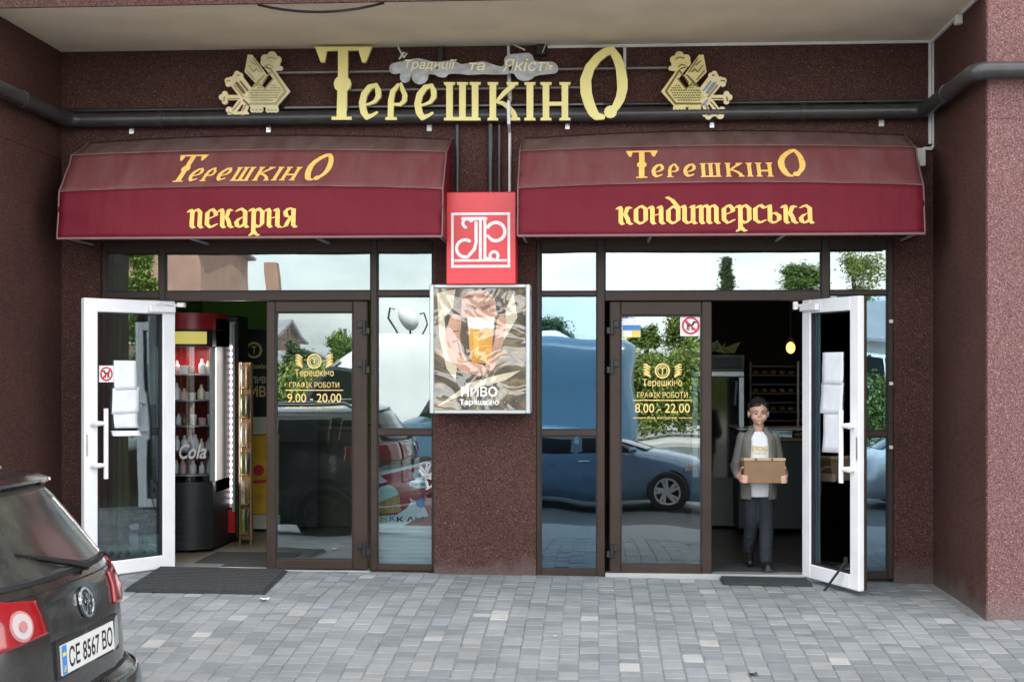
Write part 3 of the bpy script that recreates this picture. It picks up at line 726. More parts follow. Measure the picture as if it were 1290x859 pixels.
BRAND = [
 ('T', T_POLY, [[(200,352,0.1),(260,352,67)], [(260,352,67),(262,350,66)]]),
 ('e', [], e_strokes(0)),
 ('p', [[(592,608),(680,608),(680,629),(590,629)]], P_STROKES),
 ('e', [], e_strokes(428, 4)),
 ('sh', serifstem(1086, 25, 338, 632, 44) + serifstem(1186, 25, 338, 632, 44) + sh(serifstem(55, 25, 338, 632, 44), Z2) + [[(1060,606),(1290,606),(1290,633),(1060,633)]], []),
 ('k', sh(serifstem(192, 25, 338, 632, 42), Z2) + sh([[(295,338),(390,338),(384,360),(302,360)], [(328,610),(400,610),(404,632),(322,632)]], Z2),
    [[(x+Z2, y, r) for x, y, r in q] for q in ([(228,478,12),(280,420,17),(345,362,20)], [(226,492,9),(270,500,15),(318,535,19),(350,575,22),(362,612,22)])]),
 ('i', sh(serifstem(478, 26, 338, 632, 44), Z2), []),
 ('n', sh(serifstem(602, 25, 338, 632, 44) + serifstem(748, 25, 338, 632, 44) + [[(610,489),(740,489),(740,519),(610,519)]], Z2), []),
 ('O', [], [[(x+Z2, y, r) for x, y, r in q] for q in ([(1105,92,26),(1060,105,32),(1000,150,34),(940,225,38),(908,320,43),(912,420,44),(936,505,42),(965,570,38),(990,600,30),(1040,606,20)], [(1112,90,26),(1150,150,34),(1178,230,37),(1190,320,41),(1192,390,40),(1176,460,36),(1140,530,30),(1105,570,24)], [(1098,568,48),(1102,566,48)])]),
]
def brand(mapf, d0, d1, parent, mats, slant=0.0, single=None):
    """mapf takes photo-sheet pixels (px, py, depth)"""
    mb = single
    conv = lambda x, y: (390 + x/6.143, 50 + y/6.143)
    out = []
    for nm, polys, strokes in BRAND:
        if single is None: mb = MB()
        for i, p in enumerate(polys):
            mb.n += 1; mb.prism([conv(*q) for q in p], d0, d1 + (mb.n % 40)*.00012, mapf)
        for s_ in strokes:
            mb.vstroke([(*conv(x, y), r/6.143) for x, y, r in s_], d0, d1, mapf)
        if single is None:
            # thin edge: faces that look sideways take the darker edge material
            o = mb.build('letter', mats, parent=parent); out.append(o)
    return out
BL = {
 'п': (.82, [[(.02,.80),(.12,.90),(.20,.80),(.20,.16),(.30,.06)], [(.20,.76),(.45,.92),(.60,.78),(.60,.16),(.72,.06)]]),
 'е': (.74, [[(.16,.45),(.60,.62),(.58,.76),(.40,.92),(.15,.75),(.15,.22),(.36,.07),(.62,.22)]]),
 'к': (.80, [[(.04,.80),(.14,.90),(.20,.80),(.20,.16),(.30,.06)], [(.22,.48),(.44,.60),(.54,.88),(.68,.82)], [(.40,.56),(.54,.32),(.58,.14),(.72,.06)]]),
 'а': (.80, [[(.16,.80),(.36,.92),(.58,.78),(.58,.16),(.70,.06)], [(.56,.56),(.30,.48),(.13,.32),(.18,.13),(.34,.07),(.56,.24)]]),
 'р': (.80, [[(.04,.80),(.14,.90),(.22,.80),(.22,-.16),(.08,-.30)], [(.22,-.10),(.34,-.24),(.46,-.30)], [(.22,.74),(.45,.92),(.65,.76),(.65,.22),(.46,.07),(.24,.20)]]),
 'н': (.84, [[(.04,.80),(.14,.90),(.20,.80),(.20,.16),(.30,.06)], [(.50,.82),(.58,.90),(.63,.80),(.63,.16),(.75,.06)], [(.20,.46),(.63,.54)]]),
 'я': (.80, [[(.60,.88),(.60,.16),(.72,.06)], [(.62,.86),(.36,.92),(.18,.76),(.24,.56),(.60,.50)], [(.46,.50),(.30,.28),(.22,.10),(.06,.06)]]),
 'о': (.76, [[(.40,.93),(.15,.76),(.15,.22),(.38,.07),(.63,.24),(.63,.78),(.40,.93)]]),
 'д': (.76, [[(.08,1.30),(.34,1.16),(.63,.82),(.63,.24),(.38,.07),(.15,.22),(.15,.70),(.42,.90),(.62,.74)]]),
 'и': (.80, [[(.04,.82),(.14,.90),(.18,.80),(.18,.20),(.36,.07),(.60,.22)], [(.50,.82),(.60,.90),(.60,.16),(.72,.06)]]),
 'т': (1.16, [[(.02,.80),(.12,.90),(.20,.80),(.20,.16),(.30,.06)], [(.20,.76),(.42,.92),(.56,.78),(.56,.16),(.66,.06)], [(.56,.76),(.80,.92),(.94,.78),(.94,.16),(1.06,.06)]]),
 'с': (.68, [[(.60,.76),(.40,.92),(.15,.75),(.15,.22),(.38,.07),(.60,.20)]]),
 'ь': (.76, [[(.04,.82),(.16,.90),(.18,.80),(.18,.18),(.38,.07),(.63,.22),(.63,.42),(.42,.56),(.20,.46)]]),
}
def blackletter(mb, word, a0, a1, b0, b1, mapf, d0=.0002, d1=.0008):
    tot = sum(BL[c][0] for c in word)
    sx = (a1-a0)/tot; sy = b1-b0; x = 0
    for c in word:
        w, st = BL[c]
        for s_ in st:
            mb.nib([(a0+(x+p[0])*sx, b0+p[1]*sy) for p in s_], .225*sx, R(38), .075*sx, d0, d1, mapf)
        x += w

PROF = [(-.645, 2.568), (-.600, 2.918), (-.365, 3.222), (-.012, 3.372)]
BOW = [0.0, .032, .026, .048]
def make_awning(x0, x1, label, brand_px, word, wpx, wz_, slant):
    root = empty('awning', ((x0+x1)/2, 0, 2.56), label=label, cat='awning', group='crimson shop awnings')
    ox, oz = (x0+x1)/2, 2.56
    def sp(x, v):
        u = (x - ox)/((x1-x0)/2); i = min(2, int(v)); k = v - i
        bw = BOW[i]*(1-k)+BOW[i+1]*k
        y = PROF[i][0]*(1-k)+PROF[i+1][0]*k; z = PROF[i][1]*(1-k)+PROF[i+1][1]*k
        taut = .010*math.sin(PI*k)*(1 if i else .6)             # cloth sags between the hoops
        wv = .008*math.sin(x*4.1+v*2.6)*math.sin(PI*k) + .004*math.sin(x*11.3+v*5)*math.sin(PI*k) + .010*max(0, abs(u)-.86)/.14*math.sin(v*14+x*9)*math.sin(PI*k)
        return Vector((x-ox, y + taut + wv, z + bw*(1-u*u) - taut*.4 - oz))
    nrm = []
    for i in range(3):
        dy, dz = PROF[i+1][0]-PROF[i][0], PROF[i+1][1]-PROF[i][1]; n_ = math.hypot(dy, dz); nrm.append(Vector((0, -dz/n_, dy/n_)))
    for i, (nm, m) in enumerate((('valance', 'cloth'), ('canopy', 'cloth_top'), ('canopy', 'cloth_crest'))):
        mb = MB(); mb.grid(48, 8, lambda a, b: sp(x0+(x1-x0)*a, i+b))
        o = mb.build(nm, M[m], parent=root, smooth=60)
        s_ = o.modifiers.new('thick', 'SOLIDIFY'); s_.thickness = .003; s_.offset = -1
    for x in (x0, x1):
        mb = MB(); pts = [sp(x, v*.25) for v in range(13)] + [Vector((x-ox, -.012, .0))]
        mb.add([p for p in pts], [tuple(range(len(pts)))]); o = mb.build('end_panel', M['cloth'], parent=root)
        s_ = o.modifiers.new('thick', 'SOLIDIFY'); s_.thickness = .003
        mb = MB(); mb.tube([sp(x, v*.25)+Vector((0, -.002, .001)) for v in range(13)], .006, 6); mb.build('edging', M['edge'], parent=root, smooth=60)
    for v, r in ((0, .010), (1, .0055), (2, .0045)):
        mb = MB(); mb.tube([sp(x0+(x1-x0)*k/40, v)+Vector((0, -.003, 0)) for k in range(41)], r, 6); mb.build('edging', M['edge'], parent=root, smooth=60)
    # steel frame bars below
    mb = MB()
    for x in (x0+.03, (x0*2+x1)/3, (x0+2*x1)/3, x1-.03):
        mb.tube([(x-ox, -.62, .02), (x-ox, -.02, .02)], .011, 6)
    mb.build('frame', M['alu'], parent=root, smooth=60)
    # lettering
    def mcan(px, py, d):
        u = (px - 400)/393.0; w = (152.2 - py)/91.0
        x = brand_px[0] + (brand_px[1]-brand_px[0])*u + slant*(w-.5)
        v = 1.14 + .74*w
        return sp(x, v) + nrm[1]*(d + .003)
    mb = MB(); brand(mcan, .0002, .0008, None, None, single=mb); mb.build('lettering', M['goldpaint'], parent=root)
    def mval(a, b, d): return sp(a, b) + nrm[0]*(d + .003)
    mb = MB(); blackletter(mb, word, wpx[0], wpx[1], wz_[0], wz_[1], mval); mb.build('lettering', M['goldpaint'], parent=root)
    for k in range(3):                                              # little steel fixings on the wall above
        x = x0 + (x1-x0)*(.12, .5, .94)[k]
        mb = MB(); mb.cham(x-ox-.02, x-ox+.02, -.02, -.001, .875, .925, .004); mb.tube([(x-ox, -.035, .905), (x-ox, -.02, .905)], .009, 8)
        mb.build('fixing', M['wht'] if k == 2 else M['steel'], parent=root)
    return root
make_awning(wx(72, -.64), wx(557, -.64), 'left crimson cloth awning lettered with the shop name above the bakery word', (wx(213, -.48)+.03, wx(422, -.48)-.02), 'пекарня', (wx(237, -.62), wx(375, -.62)), (.17, .60), .075)
make_awning(wx(652, -.64), wx(1165, -.64), 'right crimson cloth awning lettered with the shop name above the longer confectionery word', (wx(790, -.48), wx(1016, -.48)), 'кондитерська', (wx(777, -.62), wx(1026, -.62)), (.19, .60), .0)

# ================================================================== SIGN ON THE WALL
SYF = -.115
sign = empty('shop_sign', (wx(595, SYF), SYF, 3.5), label='large yellow channel letters of the shop name on metal rails above the awnings', cat='sign')
sx_, sz_ = wx(595, SYF), 3.5
def msign(px, py, d): return (wx(px, SYF)-sx_, -d, wz(px, py, SYF)-sz_)
brand(msign, 0, .035, sign, [M['letter']])
for py, a, b in ((92, 352, 840), (115, 440, 735), (136, 362, 760)):
    mb = MB(); z = wz(600, py, 0) - sz_
    mb.box(wx(a)-sx_, wx(b)-sx_, .022, .040, z-.007, z+.007); mb.build('rail', M['rail'], parent=sign)
# frosted plaque with script lettering, wired from the ceiling
def mat_frost():
    m, nt, b = newmat('frosted_acrylic'); setb(b, Base_Color=(.62, .66, .68, 1), Roughness=.35); b.inputs['Alpha'].default_value = .86
    n1 = nt.nodes.new('ShaderNodeTexNoise'); n1.inputs['Scale'].default_value = 14; g = nt.nodes.new('ShaderNodeNewGeometry')
    r = nt.nodes.new('ShaderNodeValToRGB'); r.color_ramp.elements[0].position = .35; r.color_ramp.elements[1].position = .7
    r.color_ramp.elements[0].color = (.40, .40, .37, 1); r.color_ramp.elements[1].color = (.62, .67, .72, 1)
    nt.links.new(g.outputs['Position'], n1.inputs['Vector']); nt.links.new(n1.outputs['Fac'], r.inputs['Fac']); nt.links.new(r.outputs['Color'], b.inputs['Base Color'])
    return m
M['frost'] = mat_frost()
q = lambda x, y: (480 + x/5.375, 50 + y/5.375)
mb = MB()
plaque_map = lambda px, py, d: (wx(px, SYF)-sx_, -d - .004, wz(px, py, SYF)-sz_)
for pts in ([(95,200,38),(180,185,40),(250,190,60),(330,195,44)], [(165,260,36),(175,200,36)], [(265,250,58),(275,200,50)], [(330,195,44),(400,200,44),(480,190,46),(540,205,32),(600,205,40)], [(400,215,42),(420,222,40)], [(600,205,40),(690,195,44),(770,210,32),(830,215,26)], [(880,150,46),(990,140,46)], [(830,215,26),(900,180,50),(980,200,70),(1060,200,46),(1150,195,42),(1165,200,36)], [(970,215,70),(985,215,68)]):
    mb.vstroke([(*q(x, y), r/5.375) for x, y, r in pts], 0, .012, plaque_map, n=14)
pl = mb.build('script_plaque', M['frost'], parent=sign)
mb = MB(); pm = lambda a, b, d: plaque_map(a, b, d+.019)
for s_, a, b, y0, y1 in (('Традиції', 507, 572, 91, 76), ('та', 589, 610, 90, 80), ('Якість', 633, 696, 91, 75)): put_text(mb, s_, a, b, y0, y1, pm, 0, .012, -.25)
mb.build('lettering', plain('cream_print', (.92, .86, .60), .5), parent=pl)
mb = MB(); mb.tube([(wx(503)-sx_, .05, SOF-sz_), (wx(505)-sx_, .0, wz(505, 66)-sz_), (wx(509)-sx_, -.02, wz(509, 73)-sz_), (wx(512)-sx_, -.02, wz(512, 78)-sz_)], .007, 6)
mb.tube([(wx(512)-sx_, -.025, wz(512, 78)-sz_), (wx(516)-sx_, -.03, wz(516, 73)-sz_), (wx(512)-sx_, -.03, wz(512, 72)-sz_), (wx(506)-sx_, -.02, wz(506, 80)-sz_)], .006, 6)
mb.tube([(wx(648)-sx_, .04, SOF-.01-sz_), (wx(662)-sx_, -.01, wz(662, 68)-sz_)], .006, 6); mb.tube([(wx(688)-sx_, .04, SOF-.01-sz_), (wx(684)-sx_, -.0, wz(684, 71)-sz_)], .004, 6)
mb.build('wire', M['wht'], parent=sign, smooth=60)
mb = MB(); mb.cham(wx(676)-sx_, wx(688)-sx_, .06, .11, wz(680, 72)-sz_, SOF-.004-sz_, .006); mb.cham(wx(551)-sx_, wx(559)-sx_, .08, .112, wz(555, 80)-sz_, SOF-.004-sz_, .006)
mb.build('power_unit', M['black'], parent=sign)

# ------------------------------------------------------------------ bird emblems
M['bird'] = plain('yellow_emblem_plate', (.74, .63, .27), .5, vary=.10, scale=12)
M['bird_pale'] = plain('pale_emblem_plate', (.66, .60, .37), .55, vary=.10, scale=12)
M['olive'] = plain('olive_print', (.16, .115, .02), .6); M['olive_pale'] = plain('faded_olive_print', (.42, .34, .13), .6)
M['bluegrey'] = plain('blue_grey_print', (.20, .27, .36), .6); M['peach'] = plain('peach_plate', (.80, .66, .40), .55, vary=.08, scale=15)
def make_bird(flip, mats, label):
    ex = 277 + 922
    pxf = (lambda p: ex - p) if flip else (lambda p: p)
    c0 = wx(pxf(875), SYF); cz = 3.5
    root = empty('bird_emblem', (c0, SYF, cz), label=label, cat='emblem', group='folk bird emblems beside the shop name')
    k = lambda x, y: (825 + x/8.18, 55 + y/8.18)
    mp = lambda px, py, d: (wx(pxf(px), SYF)-c0, -d, wz(pxf(px), py, SYF)-cz)
    pl_ = MB(); tl = MB(); dk = MB(); bl = MB()
    def P(mb, poly, d1=.02): mb.n += 1; mb.prism([k(*p) for p in poly], 0, d1 + (mb.n % 40)*.00015, mp)
    def S(mb, pts, d0=0, d1=.02): mb.vstroke([(*k(x, y), r/8.18) for x, y, r in pts], d0, d1, mp)
    P(pl_, [(212,292),(335,250),(250,360),(150,500),(62,502)]); P(pl_, [(62,500),(240,360),(320,470),(395,400),(565,562),(470,662),(205,662)])
    P(pl_, [(296,338),(452,124),(500,122),(532,300),(428,408),(392,450),(350,430)])
    for c in ((195,175,42),(250,135,48),(318,165,46),(260,195,66),(325,205,42),(205,215,38)): S(pl_, [c, (c[0]+2, c[1], c[2])])
    S(pl_, [(162,262,24),(230,265,28)])
    for x in (212,250,288,370,408,446): S(pl_, [(x, 690, 30), (x, 668, 26)])
    P(pl_, [(186,655),(306,655),(306,690),(186,690)]); P(pl_, [(345,655),(470,655),(470,690),(345,690)])
    S(tl, [(480,480,24),(590,335,26)]); S(tl, [(550,560,24),(680,395,26)]); S(tl, [(520,520,30),(630,370,30)])
    for c in ((575,335,28),(610,318,30),(630,350,28),(672,375,28),(705,390,32),(700,425,28),(735,525,30),(765,560,32),(735,605,30),(740,560,36),(515,735,30),(550,755,36),(585,735,30),(690,690,34),(670,745,40),(630,730,30)): S(tl, [c, (c[0]+1, c[1], c[2])])
    S(tl, [(560,565,26),(720,562,26)]); S(tl, [(500,620,26),(550,730,30)]); S(tl, [(570,600,28),(660,725,32)]); P(tl, [(470,600),(560,540),(600,600),(520,660)])
    D0, D1 = .021, .0295
    for pts in ([(250,285,8),(112,500,9),(210,626,9),(470,626,8)], [(250,285,7),(345,410,4)], [(330,335,7),(372,380,9),(440,450,9)], [(235,370,5),(320,475,5),(395,400,5)], [(440,165,5),(350,300,5)], [(470,190,5),(420,230,5)], [(490,235,5),(440,300,5),(410,270,5),(380,300,5)], [(505,290,5),(430,380,5)], [(210,170,4),(250,150,4),(300,160,4)], [(240,250,5),(270,225,4),(310,235,4)]): S(dk, pts, D0, D1)
    rr = random.Random(3)
    for j in range(7):
        for i in range(12):
            x = 165+i*26+(13 if j % 2 else 0); y = 440+j*25
            if y < 470 and not (175 < x < 260 or 350 < x < 410): continue
            if x < 140+abs(y-500)*.9 or x > 520-abs(y-540)*.8: continue
            S(dk, [(x, y, 6), (x+6, y, 5)], D0, D1)
    for x in (212,250,288,370,408,446): S(dk, [(x, 690, 7), (x+3, 690, 6)], D0, D1)
    for pts in ([(545,560,5),(640,440,5)], [(585,575,5),(700,575,5)], [(575,610,5),(650,700,5)], [(520,640,5),(550,700,5)], [(590,335,6),(605,335,6)], [(680,390,5),(715,395,5)], [(735,560,6),(745,600,5)], [(540,745,5),(570,740,5)], [(640,740,5),(690,715,5)]): S(dk, pts, D0, D1)
    S(bl, [(540,510,16),(610,420,16)], D0, D1); S(bl, [(500,490,8),(570,400,8)], D0, D1); S(bl, [(490,640,10),(540,590,8)], D0, D1)
    pl_.build('plate', M[mats[0]], parent=root); tl.build('tail_plate', M['peach'], parent=root); dk.build('drawing', M[mats[1]], parent=root); bl.build('tail_print', M[mats[2]], parent=root)
make_bird(False, ('bird', 'olive', 'bluegrey'), 'right bird emblem facing left with crisp olive drawing, beside the last big letter')
make_bird(True, ('bird_pale', 'olive_pale', 'olive'), 'left bird emblem facing right with paler faded drawing, beside the first big letter')

# ------------------------------------------------------------------ red box sign
ry0 = -.34
rx0, rx1, rz0, rz1 = wx(562, ry0), wx(650, ry0), wz(606, 358, ry0), wz(606, 242, ry0)
rs = empty('red_box_sign', ((rx0+rx1)/2, ry0, rz0), label='red box sign with a white framed scroll letter emblem between the two awnings', cat='sign')
mb = MB(); mb.cham(rx0-(rx0+rx1)/2, rx1-(rx0+rx1)/2, 0, .30, 0, rz1-rz0, .006); mb.build('box', M['red'], parent=rs)
mb = MB()
for x in (-.12, .10): mb.tube([(x, .28, (rz1-rz0)*.8), (x, .338, (rz1-rz0)*.8)], .02, 8)
mb.build('bracket', M['black'], parent=rs)
rm = lambda a, b, d: (wx(520 + a/2.772, ry0)-(rx0+rx1)/2, -d, wz(606, 230 + b/2.772, ry0)-rz0)
mb = MB(); D0, D1 = .0003, .0012
for x0, y0, x1, y1 in ((134,105,340,114),(134,288,340,297),(134,114.2,143,287.8),(331,114.2,340,287.8),(146,268,328,276)): mb.prism([(x0,y0),(x1,y0),(x1,y1),(x0,y1)], D0, D1, rm)
def arc(cx, cy, r, a0, a1, w, n=18): return [(cx+r*math.cos(R(a0+(a1-a0)*i/n)), cy+r*math.sin(R(a0+(a1-a0)*i/n)), w) for i in range(n+1)]
for pts in (arc(183,230,30,-60,-290,5.5) + [(216,232,5.5),(221,210,5.5),(221,140,5.5)], arc(190,142,15,110,330,5.5)+[(215,126,5.5),(250,126,5.5)], [(174,126,5.5),(255,126,5.5)], [(236,126,5),(236,268,5)], [(252,134,5),(252,268,5)], arc(290,172,32,-150,120,6)+[(262,186,4)], arc(284,256,14,150,400,5), [(252,264,5),(284,270,5)]): mb.vstroke(pts, D0, D1, rm)
mb.build('scroll_emblem', M['pink'], parent=rs)

# ------------------------------------------------------------------ light box with the beer poster
by0 = -.30
bx0, bx1, bz0, bz1 = wx(541, by0), wx(668, by0), wz(606, 521, by0), wz(606, 358, by0)
bc = (bx0+bx1)/2; BW, BH = bx1-bx0, bz1-bz0
lb = empty('poster_light_box', (bc, by0, bz0), label='aluminium framed light box with a creased beer poster on the middle pillar', cat='light box')
mb = MB(); fw = .034
mb.cham(-BW/2, -BW/2+fw, 0, .28, 0, BH, .006); mb.cham(BW/2-fw, BW/2, 0, .28, 0, BH, .006); mb.cham(-BW/2+fw, BW/2-fw, .0015, .279, 0, fw*.8, .006); mb.cham(-BW/2+fw, BW/2-fw, .0015, .279, BH-fw*.8, BH, .006)
mb.box(-BW/2+.01, BW/2-.01, .2, .27, .01, BH-.01); mb.build('case', M['alu'], parent=lb)
mb = MB(); mb.box(-.2, .2, .281, .298, BH*.3, BH*.4); mb.box(-.2, .2, .281, .298, BH*.7, BH*.8); mb.build('bracket', M['black'], parent=lb)
def mat_poster():
    m, nt, b = newmat('poster_print'); n = nt.nodes.new; l = nt.links.new
    g = n('ShaderNodeNewGeometry'); nz = n('ShaderNodeTexNoise'); nz.inputs['Scale'].default_value = 3.2; nz.inputs['Distortion'].default_value = 1.6; nz.inputs['Detail'].default_value = 3
    l(g.outputs['Position'], nz.inputs['Vector']); r = n('ShaderNodeValToRGB'); e = r.color_ramp.elements
    st = [(.30, (.030, .020, .008)), (.46, (.085, .065, .026)), (.54, (.24, .175, .08)), (.62, (.075, .055, .022)), (.74, (.50, .37, .20))]
    while len(e) < len(st): e.new(.5)
    for i, (p, c) in enumerate(st): e[i].position = p; e[i].color = (*c, 1)
    l(nz.outputs['Fac'], r.inputs['Fac']); l(r.outputs['Color'], b.inputs['Base Color']); setb(b, Roughness=.5)
    return m
M['poster'] = mat_poster()
pm_ = lambda a, b, d: (-BW/2 + BW*(a-58)/360.0, .024 - d, BH*(1-(b-355)/452.0))      # traced on an enlarged sheet
mb = MB(); mb.box(-BW/2+fw-.004, BW/2-fw+.004, .0245, .06, .02, BH-.02); poster = mb.build('poster', M['poster'], parent=lb)
def shape(nm, mat, polys=(), strokes=(), d=.0004):
    mb = MB()
    for p in polys: mb.n += 1; mb.prism(p, 0, d+mb.n*.0001, pm_)
    for s_ in strokes: mb.vstroke(s_, 0, d, pm_)
    return mb.build(nm, mat, parent=lb)
sk = plain('printed_skin', (.55, .31, .20), .5, vary=.25, scale=9); skd = plain('printed_shade', (.30, .13, .075), .5, vary=.2, scale=9)
cream = plain('printed_cream', (.62, .54, .38), .5, vary=.15, scale=8); foam = plain('printed_foam', (.75, .70, .58), .5, vary=.08, scale=30); beer = plain('printed_beer', (.62, .30, .035), .5, vary=.25, scale=7)
brd = plain('printed_beard', (.09, .055, .03), .5, vary=.4, scale=16)
shape('poster_picture', cream, [[(84,385),(150,372),(140,440),(110,470),(118,560),(160,610),(150,690),(118,650),(92,540)], [(358,385),(372,470),(330,540),(290,600),(262,655),(250,690),(244,640),(262,590),(300,500)], [(80,785),(200,700),(300,672),(385,655),(330,690),(220,720)]], d=.0004)
shape('poster_picture', brd, [[(150,440),(180,380),(290,375),(330,450),(320,570),(250,690),(190,680),(140,600)]], d=.0011)
shape('poster_picture', sk, [[(172,402),(200,378),(262,376),(290,402),(300,470),(170,470)]], [[(150,480,22),(138,540,28),(150,600,26),(180,640,22),(240,655,20)], [(315,480,16),(305,560,16),(275,640,18)], [(200,428,20),(234,424,24),(268,432,18)]], d=.0018)
shape('poster_picture', skd, strokes=[[(192,428,6),(212,437,7)], [(250,440,7),(270,430,6)], [(176,402,4),(212,396,4)], [(248,396,4),(288,402,4)], [(222,436,5),(224,437,5)], [(244,436,5),(246,437,5)], [(160,560,3),(170,600,3)], [(142,520,3),(160,518,3)], [(140,556,3),(158,552,3)]], d=.0027)
shape('poster_picture', beer, [[(196,500),(288,500),(278,610),(262,630),(212,630),(202,610)]], d=.0034)
shape('poster_picture', foam, [[(192,470),(290,470),(288,512),(262,505),(240,514),(214,506),(196,512)]], d=.0040)
shape('poster_picture', plain('printed_amber', (.78, .46, .06), .5), [[(212,520),(232,518),(236,612),(220,612)]], [arc(244, 545, 9, 0, 360, 2, 14), [(222,572,2.4),(266,572,2.4)]], d=.0040)
mb = MB()
put_text(mb, 'живе пиво', 184, 284, 710, 698, pm_, .0048, .01)
put_text(mb, 'ПИВО', 170, 300, 748, 712, pm_, .0048, .03)
put_text(mb, 'Терешкіно', 164, 306, 782, 756, pm_, .0048, .04)
mb.build('lettering', plain('poster_white_print', (.80, .78, .74), .5), parent=lb)
def mat_film():
    m, nt, b = newmat('creased_clear_film'); n = nt.nodes.new; l = nt.links.new; nt.nodes.remove(b); out = nt.nodes['Material Output']
    tr = n('ShaderNodeBsdfTransparent'); gl = n('ShaderNodeBsdfGlossy'); gl.inputs['Roughness'].default_value = .09
    g = n('ShaderNodeNewGeometry'); nz = n('ShaderNodeTexNoise'); nz.inputs['Scale'].default_value = 3.3; nz.inputs['Distortion'].default_value = 1.2; nz.inputs['Detail'].default_value = 2
    l(g.outputs['Position'], nz.inputs['Vector']); bp = n('ShaderNodeBump'); bp.inputs['Distance'].default_value = .16
    l(nz.outputs['Fac'], bp.inputs['Height']); l(bp.outputs['Normal'], gl.inputs['Normal'])
    mx = n('ShaderNodeMixShader'); mx.inputs['Fac'].default_value = .15
    l(tr.outputs[0], mx.inputs[1]); l(gl.outputs[0], mx.inputs[2]); l(mx.outputs[0], out.inputs['Surface'])
    return m
mb = MB(); mb.grid(24, 30, lambda a, b: (-BW/2+fw+(BW-2*fw)*a, .012+.004*math.sin(9*a+5*b)*math.sin(7*b), .03+(BH-.06)*b))
mb.build('cover_film', mat_film(), parent=lb, smooth=60)

# ================================================================== PIPES AND CABLES
PZ, PR = 3.535, .056
mb = MB()
def bend(pts, r=.12, n=5):
    out = [Vector(pts[0])]
    for a, b, c in zip(pts, pts[1:], pts[2:]):
        a, b, c = Vector(a), Vector(b), Vector(c); u = (a-b).normalized(); w = (c-b).normalized()
        for i in range(n+1):
            t = i/n; out.append((b+u*r)*(1-t)**2 + b*2*t*(1-t) + (b+w*r)*t*t)
    return out + [Vector(pts[-1])]
o_ = PR + .03
mb.tube(bend([(-7, PF-o_, PZ), (BX0+o_, PF-o_, PZ), (BX0+o_, -o_, PZ), (BX1-o_, -o_, PZ), (BX1-o_, PF-o_, PZ), (7, PF-o_, PZ)]), PR, 14)
pp = tag(mb.build('black_pipe', M['pipe'], smooth=50), 'fat black pipe running right across the facade and round both side walls', 'pipe')
mb = MB()
def collar(mb, p, ax, r=PR):
    a = Vector(ax)*.02; mb.tube([Vector(p)-a, Vector(p)+a], r+.008, 14)
for x in (-3.35, -1.9, -.2, 1.55): collar(mb, (x, -o_, PZ), (1, 0, 0))
collar(mb, (BX1-o_, -.75, PZ), (0, 1, 0)); collar(mb, (BX0+o_, -.95, PZ), (0, 1, 0)); collar(mb, (2.9, PF-o_, PZ), (1, 0, 0))
for x in (-3.35, -1.9, -.2, 1.55): mb.box(x-.012, x+.012, -o_, -.001, PZ-.012, PZ+.012)
mb.build('pipe_collar', M['pipe'], parent=pp, smooth=50)
mb = MB(); mb.tube([(BX0+.02, -.025, PZ+.085), (BX1-.03, -.025, PZ+.088)], .016, 8); tag(mb.build('thin_pipe', M['pipe'], smooth=50), 'thin dark line along the wall just above the fat black pipe', 'pipe')
pos = {'thin': []}
for px, r, lab in ((576, .017, 'left'), (618, .024, 'middle'), (629, .013, 'right')):
    x = wx(px, -.05); mb = MB(); mb.tube([(x, -.03-r, 2.5), (x, -.03-r, PZ-PR-.002)], r, 10)
    tag(mb.build('drop_pipe', M['pipe'], smooth=50), 'black upright pipe above the red box sign, %s of the three' % {'left': 'leftmost', 'middle': 'thickest, in the middle', 'right': 'thinnest, rightmost'}[lab], 'pipe', 'upright pipes above the red box sign')
mb = MB(); x = wx(642, -.03); mb.tube([(x, -.02, 2.6), (x, -.02, PZ-.12), (x+.004, -.2, PZ-.08), (x+.004, -.2, PZ+.08), (x, -.02, PZ+.13), (x-.01, -.02, SOF-.003)], .011, 6); tag(mb.build('white_cable', M['wht'], smooth=50), 'white cable dropping from the ceiling behind the sign letters to the red box sign', 'cable')
mb = MB(); mb.box(wx(690), BX1-.03, -.018, -.002, SOF-.026, SOF-.004)
mb.box(BX1-.028, BX1-.002, -.03, -.004, SOF-.03, SOF-.002); mb.box(BX1-.022, BX1-.003, PF+.03, -.032, SOF-.026, SOF-.004); mb.cham(BX1-.05, BX1-.004, -.86, -.80, SOF-.09, SOF-.028, .004)
tag(mb.build('cable_duct', M['wht']), 'thin white cable duct along the top of the wall under the soffit', 'cable duct')
mb = MB(); x = wx(1172); mb.box(x-.016, x+.004, -.02, -.002, 3.30, SOF-.03); mb.box(x+.010, x+.036, -.026, -.003, 3.27, SOF-.034); mb.tube([(x+.02, -.02, 3.285), (x-.0, -.03, 3.262), (x-.06, -.04, 3.262)], .012, 6)
mb.cham(x-.115, x-.045, -.055, -.002, 3.13, 3.265, .006)
tag(mb.build('cable_duct', M['wht']), 'upright white double cable duct in the right corner ending in a small junction box', 'cable duct')
mb = MB(); x = wx(787); mb.box(x-.011, x+.011, -.02, -.002, 3.86, SOF-.03); tag(mb.build('cable_duct', M['wht']), 'short upright white duct behind the last big sign letter', 'cable duct')
